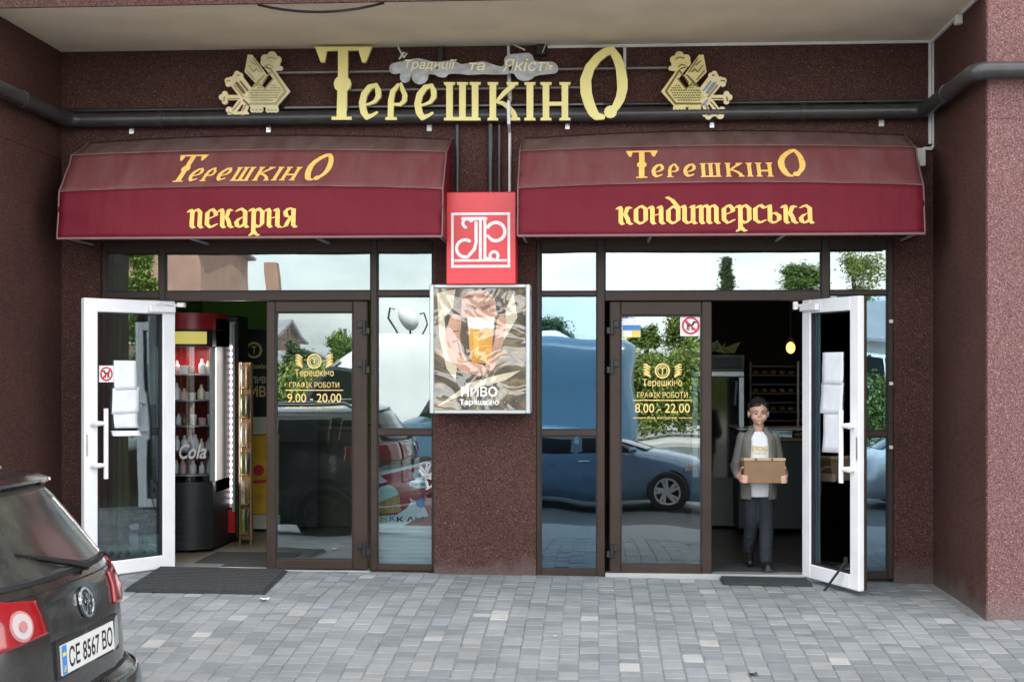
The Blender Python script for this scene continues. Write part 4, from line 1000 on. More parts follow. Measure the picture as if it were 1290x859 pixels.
# ================================================================== VEHICLES
def dusty_paint(name, c, dustc, dust=.25, rough=.3, coat=.6):
    m, nt, b = newmat(name); n = nt.nodes.new; l = nt.links.new
    g = n('ShaderNodeNewGeometry'); n1 = n('ShaderNodeTexNoise'); n1.inputs['Scale'].default_value = 4.5; n1.inputs['Detail'].default_value = 10; n1.inputs['Roughness'].default_value = .72
    l(g.outputs['Position'], n1.inputs['Vector'])
    mr = n('ShaderNodeMapRange'); mr.inputs[1].default_value = .35; mr.inputs[2].default_value = .75; mr.inputs[3].default_value = dust*.25; mr.inputs[4].default_value = dust*1.6
    l(n1.outputs['Fac'], mr.inputs[0])
    mx = n('ShaderNodeMix'); mx.data_type = 'RGBA'; mx.inputs['A'].default_value = (*c, 1); mx.inputs['B'].default_value = (*dustc, 1)
    l(mr.outputs[0], mx.inputs['Factor']); l(mx.outputs['Result'], b.inputs['Base Color'])
    r2 = n('ShaderNodeMapRange'); r2.inputs[3].default_value = rough*.6; r2.inputs[4].default_value = rough*1.7; l(n1.outputs['Fac'], r2.inputs[0]); l(r2.outputs[0], b.inputs['Roughness'])
    b.inputs['Coat Weight'].default_value = coat; b.inputs['Coat Roughness'].default_value = .12
    return m
M['paint_black'] = dusty_paint('dusty_black_paint', (.010, .011, .011), (.15, .14, .12), .10, .24, .8)
M['carglass'] = dusty_paint('dusty_car_glass', (.014, .017, .017), (.20, .20, .175), .20, .14, .3)
M['carglass2'] = plain('dark_car_glass', (.012, .016, .018), .06, coat=.4)
M['lamp_red'] = plain('red_lamp_lens', (.27, .008, .012), .12, coat=.8, vary=.15, scale=20)
M['lamp_pink'] = plain('pinkish_lamp_ring', (.46, .20, .20), .2, coat=.6)
M['lamp_clear'] = plain('clear_lamp_lens', (.52, .45, .45), .15, coat=.8)
M['chrome'] = plain('chrome', (.72, .73, .75), .12, 1.0)
M['tyre'] = plain('tyre_rubber', (.016, .016, .016), .8, vary=.2, scale=20)
M['rim'] = plain('alloy_rim', (.55, .56, .58), .35, .2)
M['rim_dark'] = plain('brake_dusty_rim', (.06, .058, .055), .5, vary=.3, scale=10)
M['platew'] = plain('number_plate_white', (.66, .66, .64), .4)

def interp(tab, z):
    if z <= tab[0][0]: return tab[0][1:]
    for a, b in zip(tab, tab[1:]):
        if z <= b[0]:
            k = (z-a[0])/(b[0]-a[0]); return tuple(p*(1-k)+q*k for p, q in zip(a[1:], b[1:]))
    return tab[-1][1:]
class Car:
    def __init__(s, tab, ar=.85, nr=3.0, af=1.0, nf=2.6): s.tab = tab; s.ar = ar; s.nr = nr; s.af = af; s.nf = nf
    def arcs(s, z):
        xr, xf, w = interp(s.tab, z); ln = xr-xf; k = min(1, ln*.98/(s.ar+s.af)); return xr, xf, w, s.ar*k, s.af*k
    def rear_x(s, y, z):
        xr, xf, w, ar, af = s.arcs(z); q = min(1, abs(y)/w); return xr - ar + ar*(1-q**s.nr)**(1/s.nr)
    def rear(s, t, z, off=0):                      # t in -1..1 round the tail
        def p(t, z):
            xr, xf, w, ar, af = s.arcs(z); th = t*PI/2; n = s.nr
            return Vector((xr-ar+ar*abs(math.cos(th))**(2/n), w*math.copysign(abs(math.sin(th))**(2/n), t), z))
        a = p(t, z)
        if off:
            e = .004; du = p(min(1, t+e), z)-p(max(-1, t-e), z); dz = p(t, z+.01)-p(t, z-.01)
            a = a + du.cross(dz).normalized()*off
        return a
    def loop(s, z, na=18, ns=10):
        xr, xf, w, ar, af = s.arcs(z); pts = []
        for i in range(na+1):
            th = -PI/2 + PI*i/na; n = s.nr
            c, q = math.cos(th), math.sin(th); pts.append((xr-ar+ar*abs(c)**(2/n), w*math.copysign(abs(q)**(2/n), q), z))
        for i in range(1, ns): pts.append((xr-ar + (xf+af-xr+ar)*i/ns, w, z))
        for i in range(na+1):
            th = PI/2 + PI*i/na; n = s.nf
            c, q = math.cos(th), math.sin(th); pts.append((xf+af-af*abs(c)**(2/n), w*math.copysign(abs(q)**(2/n), q), z))
        for i in range(1, ns): pts.append((xf+af + (xr-ar-xf-af)*i/ns, -w, z))
        return pts
    def shell(s, levels):
        mb = MB(); L_ = [s.loop(z) for z in levels]; m = len(L_[0]); v = [p for l_ in L_ for p in l_]; f = []
        for j in range(len(levels)-1):
            for i in range(m): a = j*m+i; b = j*m+(i+1) % m; f.append((a, b, b+m, a+m))
        f += [tuple(range(m-1, -1, -1)), tuple(range((len(levels)-1)*m, len(levels)*m))]
        mb.add(v, f); return mb
    def rpatch(s, poly, off, n=14, parent=None, name='', mat=None, thick=.004, tspace=False, **k):
        """patch on the tail: poly = 4 corners (y,z) bl br tr tl"""
        mb = MB(); (a, b, c, d) = poly
        def fn(u, v):
            y = (a[0]*(1-u)+b[0]*u)*(1-v) + (d[0]*(1-u)+c[0]*u)*v; z = (a[1]*(1-u)+b[1]*u)*(1-v) + (d[1]*(1-u)+c[1]*u)*v
            if tspace: return s.rear(y, z, off)
            w = interp(s.tab, z)[2]; t = math.copysign(math.asin(min(1, abs(y)/w)**(s.nr/2))/(PI/2), y)
            return s.rear(t, z, off)
        mb.grid(n, n, fn); o = mb.build(name, mat, parent=parent, smooth=50, **k)
        q = o.modifiers.new('thick', 'SOLIDIFY'); q.thickness = thick; q.offset = -1
        return o
    def spatch(s, side, poly, off, n=8, parent=None, name='', mat=None):
        mb = MB(); (a, b, c, d) = poly
        def fn(u, v):
            x = (a[0]*(1-u)+b[0]*u)*(1-v) + (d[0]*(1-u)+c[0]*u)*v; z = (a[1]*(1-u)+b[1]*u)*(1-v) + (d[1]*(1-u)+c[1]*u)*v
            return (x, side*(interp(s.tab, z)[2]+off), z)
        mb.grid(n, n, fn); o = mb.build(name, mat, parent=parent, smooth=50)
        q = o.modifiers.new('thick', 'SOLIDIFY'); q.thickness = .004; q.offset = 0
        return o
def make_wheel(parent, x, y, side, r, W_=.2, spokes=5, rim='rim'):
    Mx = Matrix.Translation((x, y, r)) @ Matrix.Rotation(R(-90*side), 4, 'X')
    mb = MB(); mb.lathe([(r*.66, W_*.30), (r*.70, W_*.5), (r*.93, W_*.5), (r, W_*.36), (r, -W_*.36), (r*.93, -W_*.5), (r*.66, -W_*.5)], 32, Mx)
    w = mb.build('wheel', M['tyre'], parent=parent, smooth=40)
    mb = MB(); mb.lathe([(r*.67, W_*.46), (r*.62, W_*.40), (r*.60, W_*.1), (0.001, W_*.05)], 28, Mx); mb.build('wheel_barrel', M['black'], parent=w, smooth=40)
    mb = MB(); mb.lathe([(r*.68, W_*.44), (r*.68, W_*.49), (r*.60, W_*.46), (r*.60, W_*.40)], 28, Mx); mb.lathe([(.001, W_*.47), (r*.13, W_*.45), (r*.16, W_*.3)], 16, Mx)
    for k in range(spokes):
        for dd in (-.13, .13):
            a = 2*PI*k/spokes; p = [(r*.10, dd*r*.25), (r*.63, dd*r*.9-.02*r), (r*.63, dd*r*.9+.13*r), (r*.10, dd*r*.25+.13*r)]
            q = [(c*math.cos(a)-e*math.sin(a), c*math.sin(a)+e*math.cos(a)) for c, e in p]
            mb.prism(q, W_*.28, W_*.42, lambda aa, bb, d_: Mx @ Vector((aa, bb, d_)))
    mb.build('rim', M[rim], parent=w, smooth=30)
    return w

# ------------------------------------------------------------------ the dark estate car in the corner
PT = [(.20,-.10,-4.60,.80),(.30,-.03,-4.72,.88),(.40,-.004,-4.76,.90),(.50,0,-4.77,.906),(.58,-.006,-4.765,.91),(.625,-.022,-4.75,.91),(.645,-.05,-4.74,.91),(.66,-.078,-4.72,.91),(.80,-.088,-4.65,.905),(.92,-.098,-4.42,.898),(1.0,-.112,-4.0,.888),(1.06,-.135,-3.62,.876),(1.10,-.165,-3.46,.862),(1.16,-.21,-3.3,.838),(1.25,-.275,-3.05,.80),(1.38,-.37,-2.66,.735),(1.43,-.42,-2.48,.69),(1.465,-.52,-2.3,.62),(1.488,-.8,-2.05,.52),(1.50,-1.2,-1.75,.30)]
car = Car(PT)
est = empty('estate_car', (-1.965, -5.06, 0), R(-1.8), label='dusty black estate car parked in the lower left corner with its tail towards the shops', cat='car')
gx, gy = -3.6, -5.2; est.location.z = ground(-2.2, -5.1)+.0
ex_ = est
lv = [.20,.25,.30,.36,.42,.5,.56,.60,.625,.638,.648,.66,.70,.76,.82,.88,.94,1.0,1.04,1.08,1.10,1.13,1.17,1.21,1.25,1.3,1.34,1.38,1.405,1.43,1.45,1.465,1.477,1.488,1.495,1.50]
body = car.shell(lv).build('body', M['paint_black'], parent=est, smooth=55)
car.rpatch([(-.735, 1.100), (.735, 1.100), (.60, 1.428), (-.60, 1.428)], .003, 18, est, 'window_seal', M['seal'])
car.rpatch([(-.715, 1.115), (.715, 1.115), (.585, 1.42), (-.585, 1.42)], .0065, 20, est, 'rear_window', M['carglass'])
car.rpatch([(-.985, .34), (.985, .34), (.985, .630), (-.985, .630)], .007, 26, est, 'bumper', M['paint_black'], tspace=True)
car.rpatch([(-.97, .405), (.97, .405), (.97, .425), (-.97, .425)], .011, 26, est, 'bumper_strip', M['chrome'], tspace=True)
car.rpatch([(-.97, .21), (.97, .21), (.97, .335), (-.97, .335)], .005, 20, est, 'lower_bumper', M['black'], tspace=True)
gap = M['seal']
for t in (-1, 1):
    a, b = (.37, .385) if t > 0 else (-.385, -.37)
    car.rpatch([(a, .662), (b, .662), (b, 1.095), (a, 1.095)], .0015, 10, est, 'panel_gap', gap, tspace=True)
car.rpatch([(-.38, .656), (.38, .656), (.38, .664), (-.38, .664)], .003, 20, est, 'panel_gap', gap, tspace=True)
car.rpatch([(-.50, 1.072), (.50, 1.072), (.50, 1.077), (-.50, 1.077)], .0012, 20, est, 'panel_gap', gap, tspace=True)
for sgn in (-1, 1):
    i_ = [(.145, .925), (.363, .897), (.363, 1.075), (.17, 1.052)]; o2 = [(.392, .893), (.95, .91), (.93, 1.06), (.392, 1.078)]
    fl = lambda q: q if sgn > 0 else [(-q[1][0], q[1][1]), (-q[0][0], q[0][1]), (-q[3][0], q[3][1]), (-q[2][0], q[2][1])]
    for q in (i_, o2):
        lamp = car.rpatch(fl(q), .011, 14, est, 'tail_lamp', M['lamp_red'], thick=.014, tspace=True)
        y0 = .475 if q is i_ else .70
        for rr, dd, mm in ((.056, .0035, 'lamp_pink'), (.046, .0055, 'lamp_clear'), (.020, .009, 'lamp_pink')):
            if q is i_ or (rr != .046 and sgn < 0):
                mb = MB(); pts = disc(0, 0, rr, 22)
                def lm(a, b, d_):
                    yy = sgn*(y0 + a*(1 if q is i_ else .62)); zz = .975 + b; w = interp(PT, zz)[2]
                    t = math.copysign(math.asin(min(1, abs(yy)/w)**1.5)/(PI/2), yy); return car.rear(t, zz, .011 + d_)
                mb.prism(pts, 0, dd, lm); mb.build('lamp_disc', M[mm], parent=lamp, smooth=40)
mc = lambda a, b, d_: (car.rear_x(a, b)+d_, a, b)
mb = MB(); mb.prism(disc(.02, .985, .060, 30), 0, .006, mc); em = mb.build('badge', M['black'], parent=est)
mb = MB(); mb.vstroke(ring_pts(.02, .985, .056, .0062, 30), .004, .013, mc)
for pts in ([(-.016,1.025),(.0,.985),(.02,1.012) ], [(.020,1.012),(.04,.985),(.056,1.025)], [(-.03,1.0),(-.008,.942),(.02,.990)], [(.02,.990),(.048,.942),(.07,1.0)]): mb.vstroke([(a, b, .0042) for a, b in pts], .004, .010, mc)
mb.build('badge_rim', M['chrome'], parent=em)
# number plate
px_ = car.rear_x(0, .805) + .002
mpl = lambda a, b, d_: (px_ + d_ - .06*(b-.805), a, b)
mb = MB(); mb.prism([(-.29, 0.735), (.33, 0.735), (.33, 0.885), (-.29, 0.885)], -.03, -.004, mpl); mb.build('plate_recess', M['black'], parent=est)
mb = MB(); mb.prism([(-.262, 0.748), (.262, 0.748), (.262, 0.863), (-.262, 0.863)], -.003, .004, mpl); plate = mb.build('number_plate', M['platew'], parent=est)
mb = MB(); put_text(mb, 'СЕ 8567 ВО', -.195, .245, .765, 0.846, mpl, .0048, .015); mb.build('plate_lettering', M['ink'], parent=plate)
mb = MB(); mb.prism([(-.260, 0.750), (-.215, 0.750), (-.215, 0.861), (-.260, 0.861)], .004, .0047, mpl); mb.build('plate_band', M['stick_b'], parent=plate)
mb = MB(); mb.prism([(-.253, 0.820), (-.222, 0.820), (-.222, 0.834), (-.253, 0.834)], .0047, .0052, mpl); put_text(mb, 'UA', -.252, -.223, 0.760, 0.785, mpl, .0053, .02); mb.build('plate_flag', M['stick_y'], parent=plate)
mb = MB(); mb.prism([(.268, 0.736), (.300, 0.865), (.325, 0.878), (.325, .76)], -.004, -.001, mpl); mb.build('lit_recess_edge', M['alu'], parent=est)  # pale wedge along the recess edge; the light catching it is painted in
# wiper
mb = MB(); wp = lambda y, z, d_: Vector((car.rear_x(y, z)+d_, y, z))
mb.tube([wp(.14, 1.118, .012), wp(.14, 1.118, .035)], .022, 12); mb.tube([wp(.14, 1.118, .034), wp(.0, 1.15, .038), wp(-.20, 1.195, .030)], [.014, .011, .008], 8)
mb.tube([wp(.10, 1.128, .018), wp(-.15, 1.185, .016), wp(-.47, 1.262, .014)], .0065, 6); mb.tube([wp(-.10, 1.17, .030), wp(-.22, 1.2, .022), wp(-.3, 1.22, .018)], .006, 6)
mb.build('wiper', M['black'], parent=est, smooth=45)
# roof spoiler with brake light
mb = MB(); prof = [(-.66, 1.470), (-.56, 1.470), (-.445, 1.452), (-.382, 1.432), (-.378, 1.420), (-.40, 1.408), (-.45, 1.402), (-.48, 1.41)]
def spf(u, v):
    y = (u*2-1)*.57; k = v*(len(prof)-1); i = min(len(prof)-2, int(k)); k -= i
    x = prof[i][0]*(1-k)+prof[i+1][0]*k; z = prof[i][1]*(1-k)+prof[i+1][1]*k; q = abs(y/.625)
    return (x - .045 - .09*q**2.4 - .05*max(0, q-.9)*10*.1, y, z - .016*q**2 + .026)
mb.grid(28, 21, spf); mb.build('spoiler', M['paint_black'], parent=est, smooth=50)
mb = MB()
mb.grid(20, 1, lambda u, v: (lambda y: (-.453-.09*abs(y/.625)**2.4+.009 + (v-.5)*.0, y, 1.416+.017*v-.016*abs(y/.625)**2))((u*2-1)*.52)); o = mb.build('brake_light', M['lamp_red'], parent=est)
q = o.modifiers.new('thick', 'SOLIDIFY'); q.thickness = .012
for s_ in (-1, 1):
    mb = MB(); mb.tube([(-.75, s_*.60, 1.475), (-.85, s_*.60, 1.525), (-1.6, s_*.585, 1.535), (-2.2, s_*.585, 1.515), (-2.3, s_*.585, 1.47)], .016, 8); mb.build('roof_rail', M['alu'], parent=est, smooth=50)
    for q_ in ([(-.86, 1.12), (-.66, 1.12), (-.72, 1.385), (-.84, 1.385)], [(-1.75, 1.12), (-.95, 1.12), (-.93, 1.40), (-1.75, 1.40)], [(-2.75, 1.12), (-1.85, 1.12), (-1.85, 1.40), (-2.55, 1.38)]): car.spatch(s_, q_, .004, 8, est, 'side_window', M['carglass'])
    for xx in (-.98, -3.72): make_wheel(est, xx, s_*.845, s_, .325, rim='rim_dark')
    for xx in (-.98, -3.72):
        mb = MB(); mb.prism(disc(xx, .35, .385, 26), -.02, .004, lambda a, b, d_: (a, s_*(.905+d_), max(.21, b))); mb.build('wheel_arch', M['black'], parent=est)

# ------------------------------------------------------------------ vehicles on the far side of the car park (seen mirrored in the panes)
ST = [(.18,-.1,-4.4,.80),(.3,-.02,-4.5,.87),(.5,0,-4.52,.9),(.65,-.03,-4.47,.9),(.8,-.06,-4.2,.89),(.9,-.1,-3.85,.87),(.96,-.2,-3.5,.85),(1.0,-.35,-3.35,.83),(1.15,-.6,-2.95,.77),(1.3,-.95,-2.55,.70),(1.4,-1.3,-2.2,.6),(1.45,-1.7,-1.95,.4)]
ST = [(z*1.06, a, b, c) for z, a, b, c in ST]
M['paint_blue'] = dusty_paint('silver_blue_paint', (.10, .19, .31), (.3, .3, .3), .1, .25, .8)
M['paint_silver'] = dusty_paint('silver_paint', (.42, .46, .50), (.3, .3, .3), .1, .25, .8)
def sedan(loc, paint, label):
    c = Car(ST, .7, 3.0, .9, 2.6); o = empty('saloon_car', loc, PI, label=label, cat='car', group='saloon cars across the car park')
    zs = [.19 + (1.535-.19)*i/26 for i in range(27)]
    c.shell(zs).build('body', paint, parent=o, smooth=50)
    for s_ in (-1, 1):
        for q_ in ([(-2.0, 1.03), (-1.05, 1.03), (-1.35, 1.40), (-2.0, 1.43)], [(-3.05, 1.03), (-2.08, 1.03), (-2.08, 1.43), (-2.5, 1.38)]): c.spatch(s_, q_, .006, 8, o, 'side_window', M['carglass2'])
        for xx in (-.85, -3.62): make_wheel(o, xx, s_*.845, s_, .335)
        for xx in (-.85, -3.62):
            mb = MB(); mb.prism(disc(xx, .345, .365, 26), -.02, .004, lambda a, b, d_: (a, s_*(.89+d_), max(.20, b))); mb.build('wheel_arch', M['black'], parent=o)
        mb = MB(); mb.ell((-2.95, s_*.95, 1.08), (.09, .08, .06)); mb.build('mirror', paint, parent=o, smooth=60)
        mb = MB(); mb.cham(-1.25, -1.08, s_*.885-.02, s_*.885+.02, .86, .88, .004); mb.cham(-2.25, -2.08, s_*.885-.02, s_*.885+.02, .86, .88, .004); mb.build('handle', M['chrome'], parent=o)
        c.spatch(s_, [(-4.1, .66), (-3.9, .66), (-3.95, .80), (-4.15, .78)], .01, 5, o, 'headlight', M['lamp_clear'])
    c.rpatch([(-.6, 1.06), (.6, 1.06), (.5, 1.40), (-.5, 1.40)], .004, 10, o, 'rear_window', M['carglass2'])
    mb = MB(); mb.grid(10, 8, lambda u, v: (lambda z: (lambda a: (a[1]-.012+.16*((u*2-1)**2), (u*2-1)*a[2]*.8, z+.012))(interp(ST, z)))(1.05+.35*v)); mb.build('windscreen', M['carglass2'], parent=o, smooth=50)
    return o
sedan((-2.35, -14.2, ground(0, -14.2)), M['paint_blue'], 'silver blue saloon car behind the viewpoint, mirrored in the right shop door glass')
sedan((4.75, -15.0, ground(3, -15)), M['paint_silver'], 'plain silver saloon car further right across the car park')
VT = [(.25,0,-6.9,.95),(.5,0,-7.0,.98),(1.0,0,-6.95,.98),(1.25,0,-6.75,.98),(1.35,0,-6.2,.97),(2.0,-.02,-5.55,.93),(2.3,-.03,-5.15,.9),(2.5,-.05,-4.8,.86),(2.65,-.1,-4.6,.8),(2.72,-.3,-4.4,.6)]
M['paint_white'] = plain('white_van_paint', (.75, .76, .77), .3, coat=.5, vary=.05, scale=2); M['paint_vanblue'] = plain('blue_van_paint', (.06, .125, .19), .3, coat=.5, vary=.1, scale=2)
def van(loc, paint, sx, sz, label):
    tab = [(z*sz, a*sx, b*sx, c) for z, a, b, c in VT]; c = Car(tab, .35, 4.0, .9, 2.6)
    o = empty('delivery_van', loc, label=label, cat='van', group='vans beyond the car park')
    zs = [tab[0][0] + (tab[-1][0]-tab[0][0])*i/26 for i in range(27)]
    c.shell(zs).build('body', paint, parent=o, smooth=50)
    for s_ in (-1, 1):
        c.spatch(s_, [(-6.1*sx, 1.38*sz), (-4.6*sx, 1.32*sz), (-4.6*sx, 2.05*sz), (-5.35*sx, 2.05*sz)], .006, 6, o, 'side_window', M['carglass2'])
        for xx in (-1.6*sx, -5.9*sx): make_wheel(o, xx, s_*.91, s_, .35)
        for xx in (-4.45*sx, -2.6*sx):
            mb = MB(); mb.box(xx-.008, xx+.008, s_*.97-.012, s_*.97+.016, .55, 1.9*sz); mb.build('panel_gap', M['seal'], parent=o)
        mb = MB(); mb.box(-4.3*sx, -.3, s_*.98-.015, s_*.98+.012, .72*sz, .86*sz); mb.build('side_strip', M['black'], parent=o)
    mb = MB(); mb.grid(10, 6, lambda u, v: (lambda z: (lambda a: (a[1]-.02+.22*((u*2-1)**2), (u*2-1)*a[2]*.86, z+.01))(interp(tab, z)))(sz*(1.38+.8*v))); mb.build('windscreen', M['carglass2'], parent=o, smooth=50)
    return o
van((-.45, -19.8, -.9), M['paint_white'], 1.0, 1.18, 'tall white delivery van across the car park, mirrored in the left shop panes')
van((.78, -17.3, -.9), M['paint_vanblue'], .70, 1.12, 'blue delivery van in front of the white van, mirrored beside the right shop door')

# ================================================================== ACROSS THE STREET
def mat_leaf(name, c1, c2):
    m, nt, b = newmat(name); n = nt.nodes.new; l = nt.links.new
    g = n('ShaderNodeNewGeometry'); r = n('ShaderNodeValToRGB'); r.color_ramp.elements[0].color = (*c1, 1); r.color_ramp.elements[1].color = (*c2, 1)
    l(g.outputs['Random Per Island'], r.inputs['Fac']); l(r.outputs['Color'], b.inputs['Base Color']); setb(b, Roughness=.55)
    b.inputs['Transmission Weight'].default_value = 0
    return m
M['leaf'] = mat_leaf('green_leaves', (.045, .09, .012), (.13, .20, .035)); M['leaf2'] = mat_leaf('yellow_green_leaves', (.08, .13, .015), (.20, .25, .04)); M['leaf3'] = mat_leaf('dark_leaves', (.02, .05, .014), (.07, .11, .03))
M['bark'] = plain('bark', (.10, .08, .06), .9, vary=.3, scale=12)
def leaves(mb, pts, n, size, rr):
    for _ in range(n):
        c, rad = rr.choice(pts)
        d = Vector((rr.gauss(0, 1), rr.gauss(0, 1), rr.gauss(0, .8)))*rad*.52
        p = Vector(c)+d; u = Vector((rr.gauss(0, 1), rr.gauss(0, 1), rr.gauss(0, .7))).normalized(); w = u.cross(Vector((rr.gauss(0, 1), rr.gauss(0, 1), rr.gauss(0, 1)))).normalized()
        s1 = size*rr.uniform(.6, 1.3)
        mb.add([p-u*s1, p+w*s1*.55, p+u*s1, p-w*s1*.55], [(0, 1, 2, 3)])
def tree(x, y, h, rx, m, label, seed, slim=False, n=22000, base=-.9):
    rr = random.Random(seed); o = empty('tree', (x, y, base), label=label, cat='tree', group='trees across the street')
    mb = MB(); mb.tube([(0, 0, 0), (.06, .03, h*.3), (-.05, .05, h*.6), (.02, 0, h*.88)], [h*.03+.04, h*.022+.03, h*.013, .015], 9)
    pts = []
    for k in range(60 if slim else 38):
        f = (.10+.87*(k+.5)/60) if slim else rr.uniform(.24, .97); a = rr.random()*2*PI
        env = (math.sin(PI*min(1, (f-.1)/.95))**.6) if not slim else 1.15*(1-f)**.75
        d = rx*env*(rr.uniform(.25, .8) if not slim else rr.uniform(0, .45)); c = Vector((d*math.cos(a), d*math.sin(a), h*f))
        pts.append((c, rx*(rr.uniform(.20, .42) if not slim else .16+.30*(1-f))))
        if k % 4 == 0: mb.tube([(0, 0, h*f*.7), c*.6+Vector((0, 0, h*f*.3)), c], [h*.010+.01, .02, .008], 6)
    mb.build('trunk', M['bark'], parent=o, smooth=50)
    lb_ = MB(); leaves(lb_, pts, n, .05+rx*.012, rr); lb_.build('crown', m, parent=o)
    return o
def mir(px, D): Y = D - 10.5; return wx(px, Y), -Y           # where a mirrored pixel really stands
k = 0
for px, D, top, rp, m, slim, lab in (
   (912, 60, 312, 34, 'leaf3', True, 'tall slim poplar behind the hedge across the street'),
   (1012, 55, 326, 34, 'leaf', False, 'round green tree to the right of the slim poplar'),
   (1082, 62, 316, 46, 'leaf2', False, 'broad yellow green tree behind the white house'),
   (808, 50, 408, 26, 'leaf', False, 'small green tree right behind the blue van'),
   (862, 50, 396, 34, 'leaf2', False, 'bushy light green tree over the hedge left of the slim poplar'),
   (372, 56, 428, 20, 'leaf3', False, 'dark young tree left of the white van'),
   (425, 58, 418, 22, 'leaf', False, 'young green tree over the roof of the white van'),
   (172, 40, 300, 34, 'leaf2', False, 'sunlit tree before the brick building across the street'),
   (1180, 48, 380, 46, 'leaf', False, 'wide green tree right of the white house'),
   (700, 75, 405, 30, 'leaf3', False, 'far dark tree between the two vans'),
   (300, 62, 395, 40, 'leaf', False, 'green tree in front of the chimney building'),
   (90, 44, 330, 50, 'leaf3', False, 'large dark tree at the far left of the street')):
    x, y = mir(px, D); z = CAM_Z + (HOR-top)*D/F_PX; k += 1
    tree(x, y, z+.9, rp*D/F_PX, M[m], lab, 100+k, slim)
def hedge(px0, px1, D, top, label, m, seed):
    x0, y0 = mir(px0, D); x1, y1 = mir(px1, D); h = CAM_Z + (HOR-top)*D/F_PX + .9; rr = random.Random(seed); mb = MB()
    ln = x1-x0; pts = [((x0+ln*i/40+rr.gauss(0, .1), y0+rr.uniform(-.5, .5), -.9+h*rr.uniform(.2, .82)), h*.22) for i in range(41) for _ in range(4)]
    leaves(mb, pts, int(4000+abs(ln)*2600), .075, rr); o = mb.build('hedge', m, label=label, cat='hedge', group='hedges across the street'); return o
hedge(320, 470, 47, 452, 'clipped green hedge left of the vans across the street', M['leaf2'], 1)
hedge(770, 960, 46, 436, 'long sunlit hedge right of the vans across the street', M['leaf2'], 2)
hedge(1040, 1240, 44, 470, 'low hedge in front of the white house', M['leaf'], 3)
hedge(-40, 250, 50, 440, 'tall dark hedge at the far left of the street', M['leaf3'], 4)
# raised pavement strip
mb = MB(); mb.box(-60, 60, -60, -31, -1.2, -.80); mb.build('far_pavement', M['concrete'], kind='structure', label='pale raised pavement across the street')
M['hwhite'] = plain('white_house_render', (.72, .70, .66), .85, vary=.06, scale=.6); M['hroof'] = plain('grey_roof_sheet', (.24, .24, .25), .6, vary=.1, scale=1.2); M['hbrick'] = plain('pinkish_brick_wall', (.34, .20, .155), .85, vary=.15, scale=1.5)
def house(px0, px1, D, eave, ridge, wallm, label, depth=7, chimney=None, win=3, ch=1.9):
    x0, y = mir(px0, D); x1, _ = mir(px1, D); ze = CAM_Z+(HOR-eave)*D/F_PX; zr = CAM_Z+(HOR-ridge)*D/F_PX
    o = empty('house', ((x0+x1)/2, y, -.8), label=label, cat='house'); w = (x1-x0)/2
    mb = MB(); mb.box(-w, w, -depth, 0, 0, ze+.8); mb.add([(-w, 0, ze+.8), (-w, -depth, ze+.8), (-w, -depth/2, zr+.7), (w, 0, ze+.8), (w, -depth, ze+.8), (w, -depth/2, zr+.7)], [(0, 1, 2), (3, 5, 4)]); mb.build('wall', wallm, parent=o)
    mb = MB()
    for s_ in (0, 1):
        a = .35 if s_ == 0 else -depth-.35
        mb.add([(-w-.3, a, ze+.68), (w+.3, a, ze+.68), (w+.3, -depth/2, zr+.8), (-w-.3, -depth/2, zr+.8), (-w-.3, a, ze+.8), (w+.3, a, ze+.8), (w+.3, -depth/2, zr+.93), (-w-.3, -depth/2, zr+.93)], [(0,1,2,3),(4,7,6,5),(0,4,5,1),(1,5,6,2),(2,6,7,3),(3,7,4,0)])
    rf = mb.build('roof', M['hroof'], parent=o)
    if chimney is not None:
        mb = MB(); mb.box(chimney-.25, chimney+.25, -depth/2-.25, -depth/2+.25, zr, zr+ch); mb.build('chimney', M['hbrick'], parent=rf)
    for i in range(win):
        xx = -w + 2*w*(i+.5)/win; h0 = (ze+.8)*.42
        mb = MB(); mb.box(xx-.55, xx+.55, .002, .05, h0, h0+1.35); f = mb.build('window', M['wht'], parent=o)
        mb = MB(); mb.box(xx-.48, xx-.03, .045, .055, h0+.07, h0+1.28); mb.box(xx+.03, xx+.48, .045, .055, h0+.07, h0+1.28); mb.build('pane', M['carglass2'], parent=f)
house(1068, 1200, 52, 425, 388, M['hwhite'], 'white rendered house with a grey roof across the street', 7, 1.0, 4)
house(140, 250, 56, 300, 280, M['hbrick'], 'tall pinkish brick building across the street', 9, None, 3)
house(290, 345, 64, 425, 410, M['hbrick'], 'low brick boiler house with a tall chimney across the street', 6, .35, 2, 4.0)
house(340, 366, 60, 455, 445, M['hwhite'], 'small low white building left of the young trees', 6, None, 2)
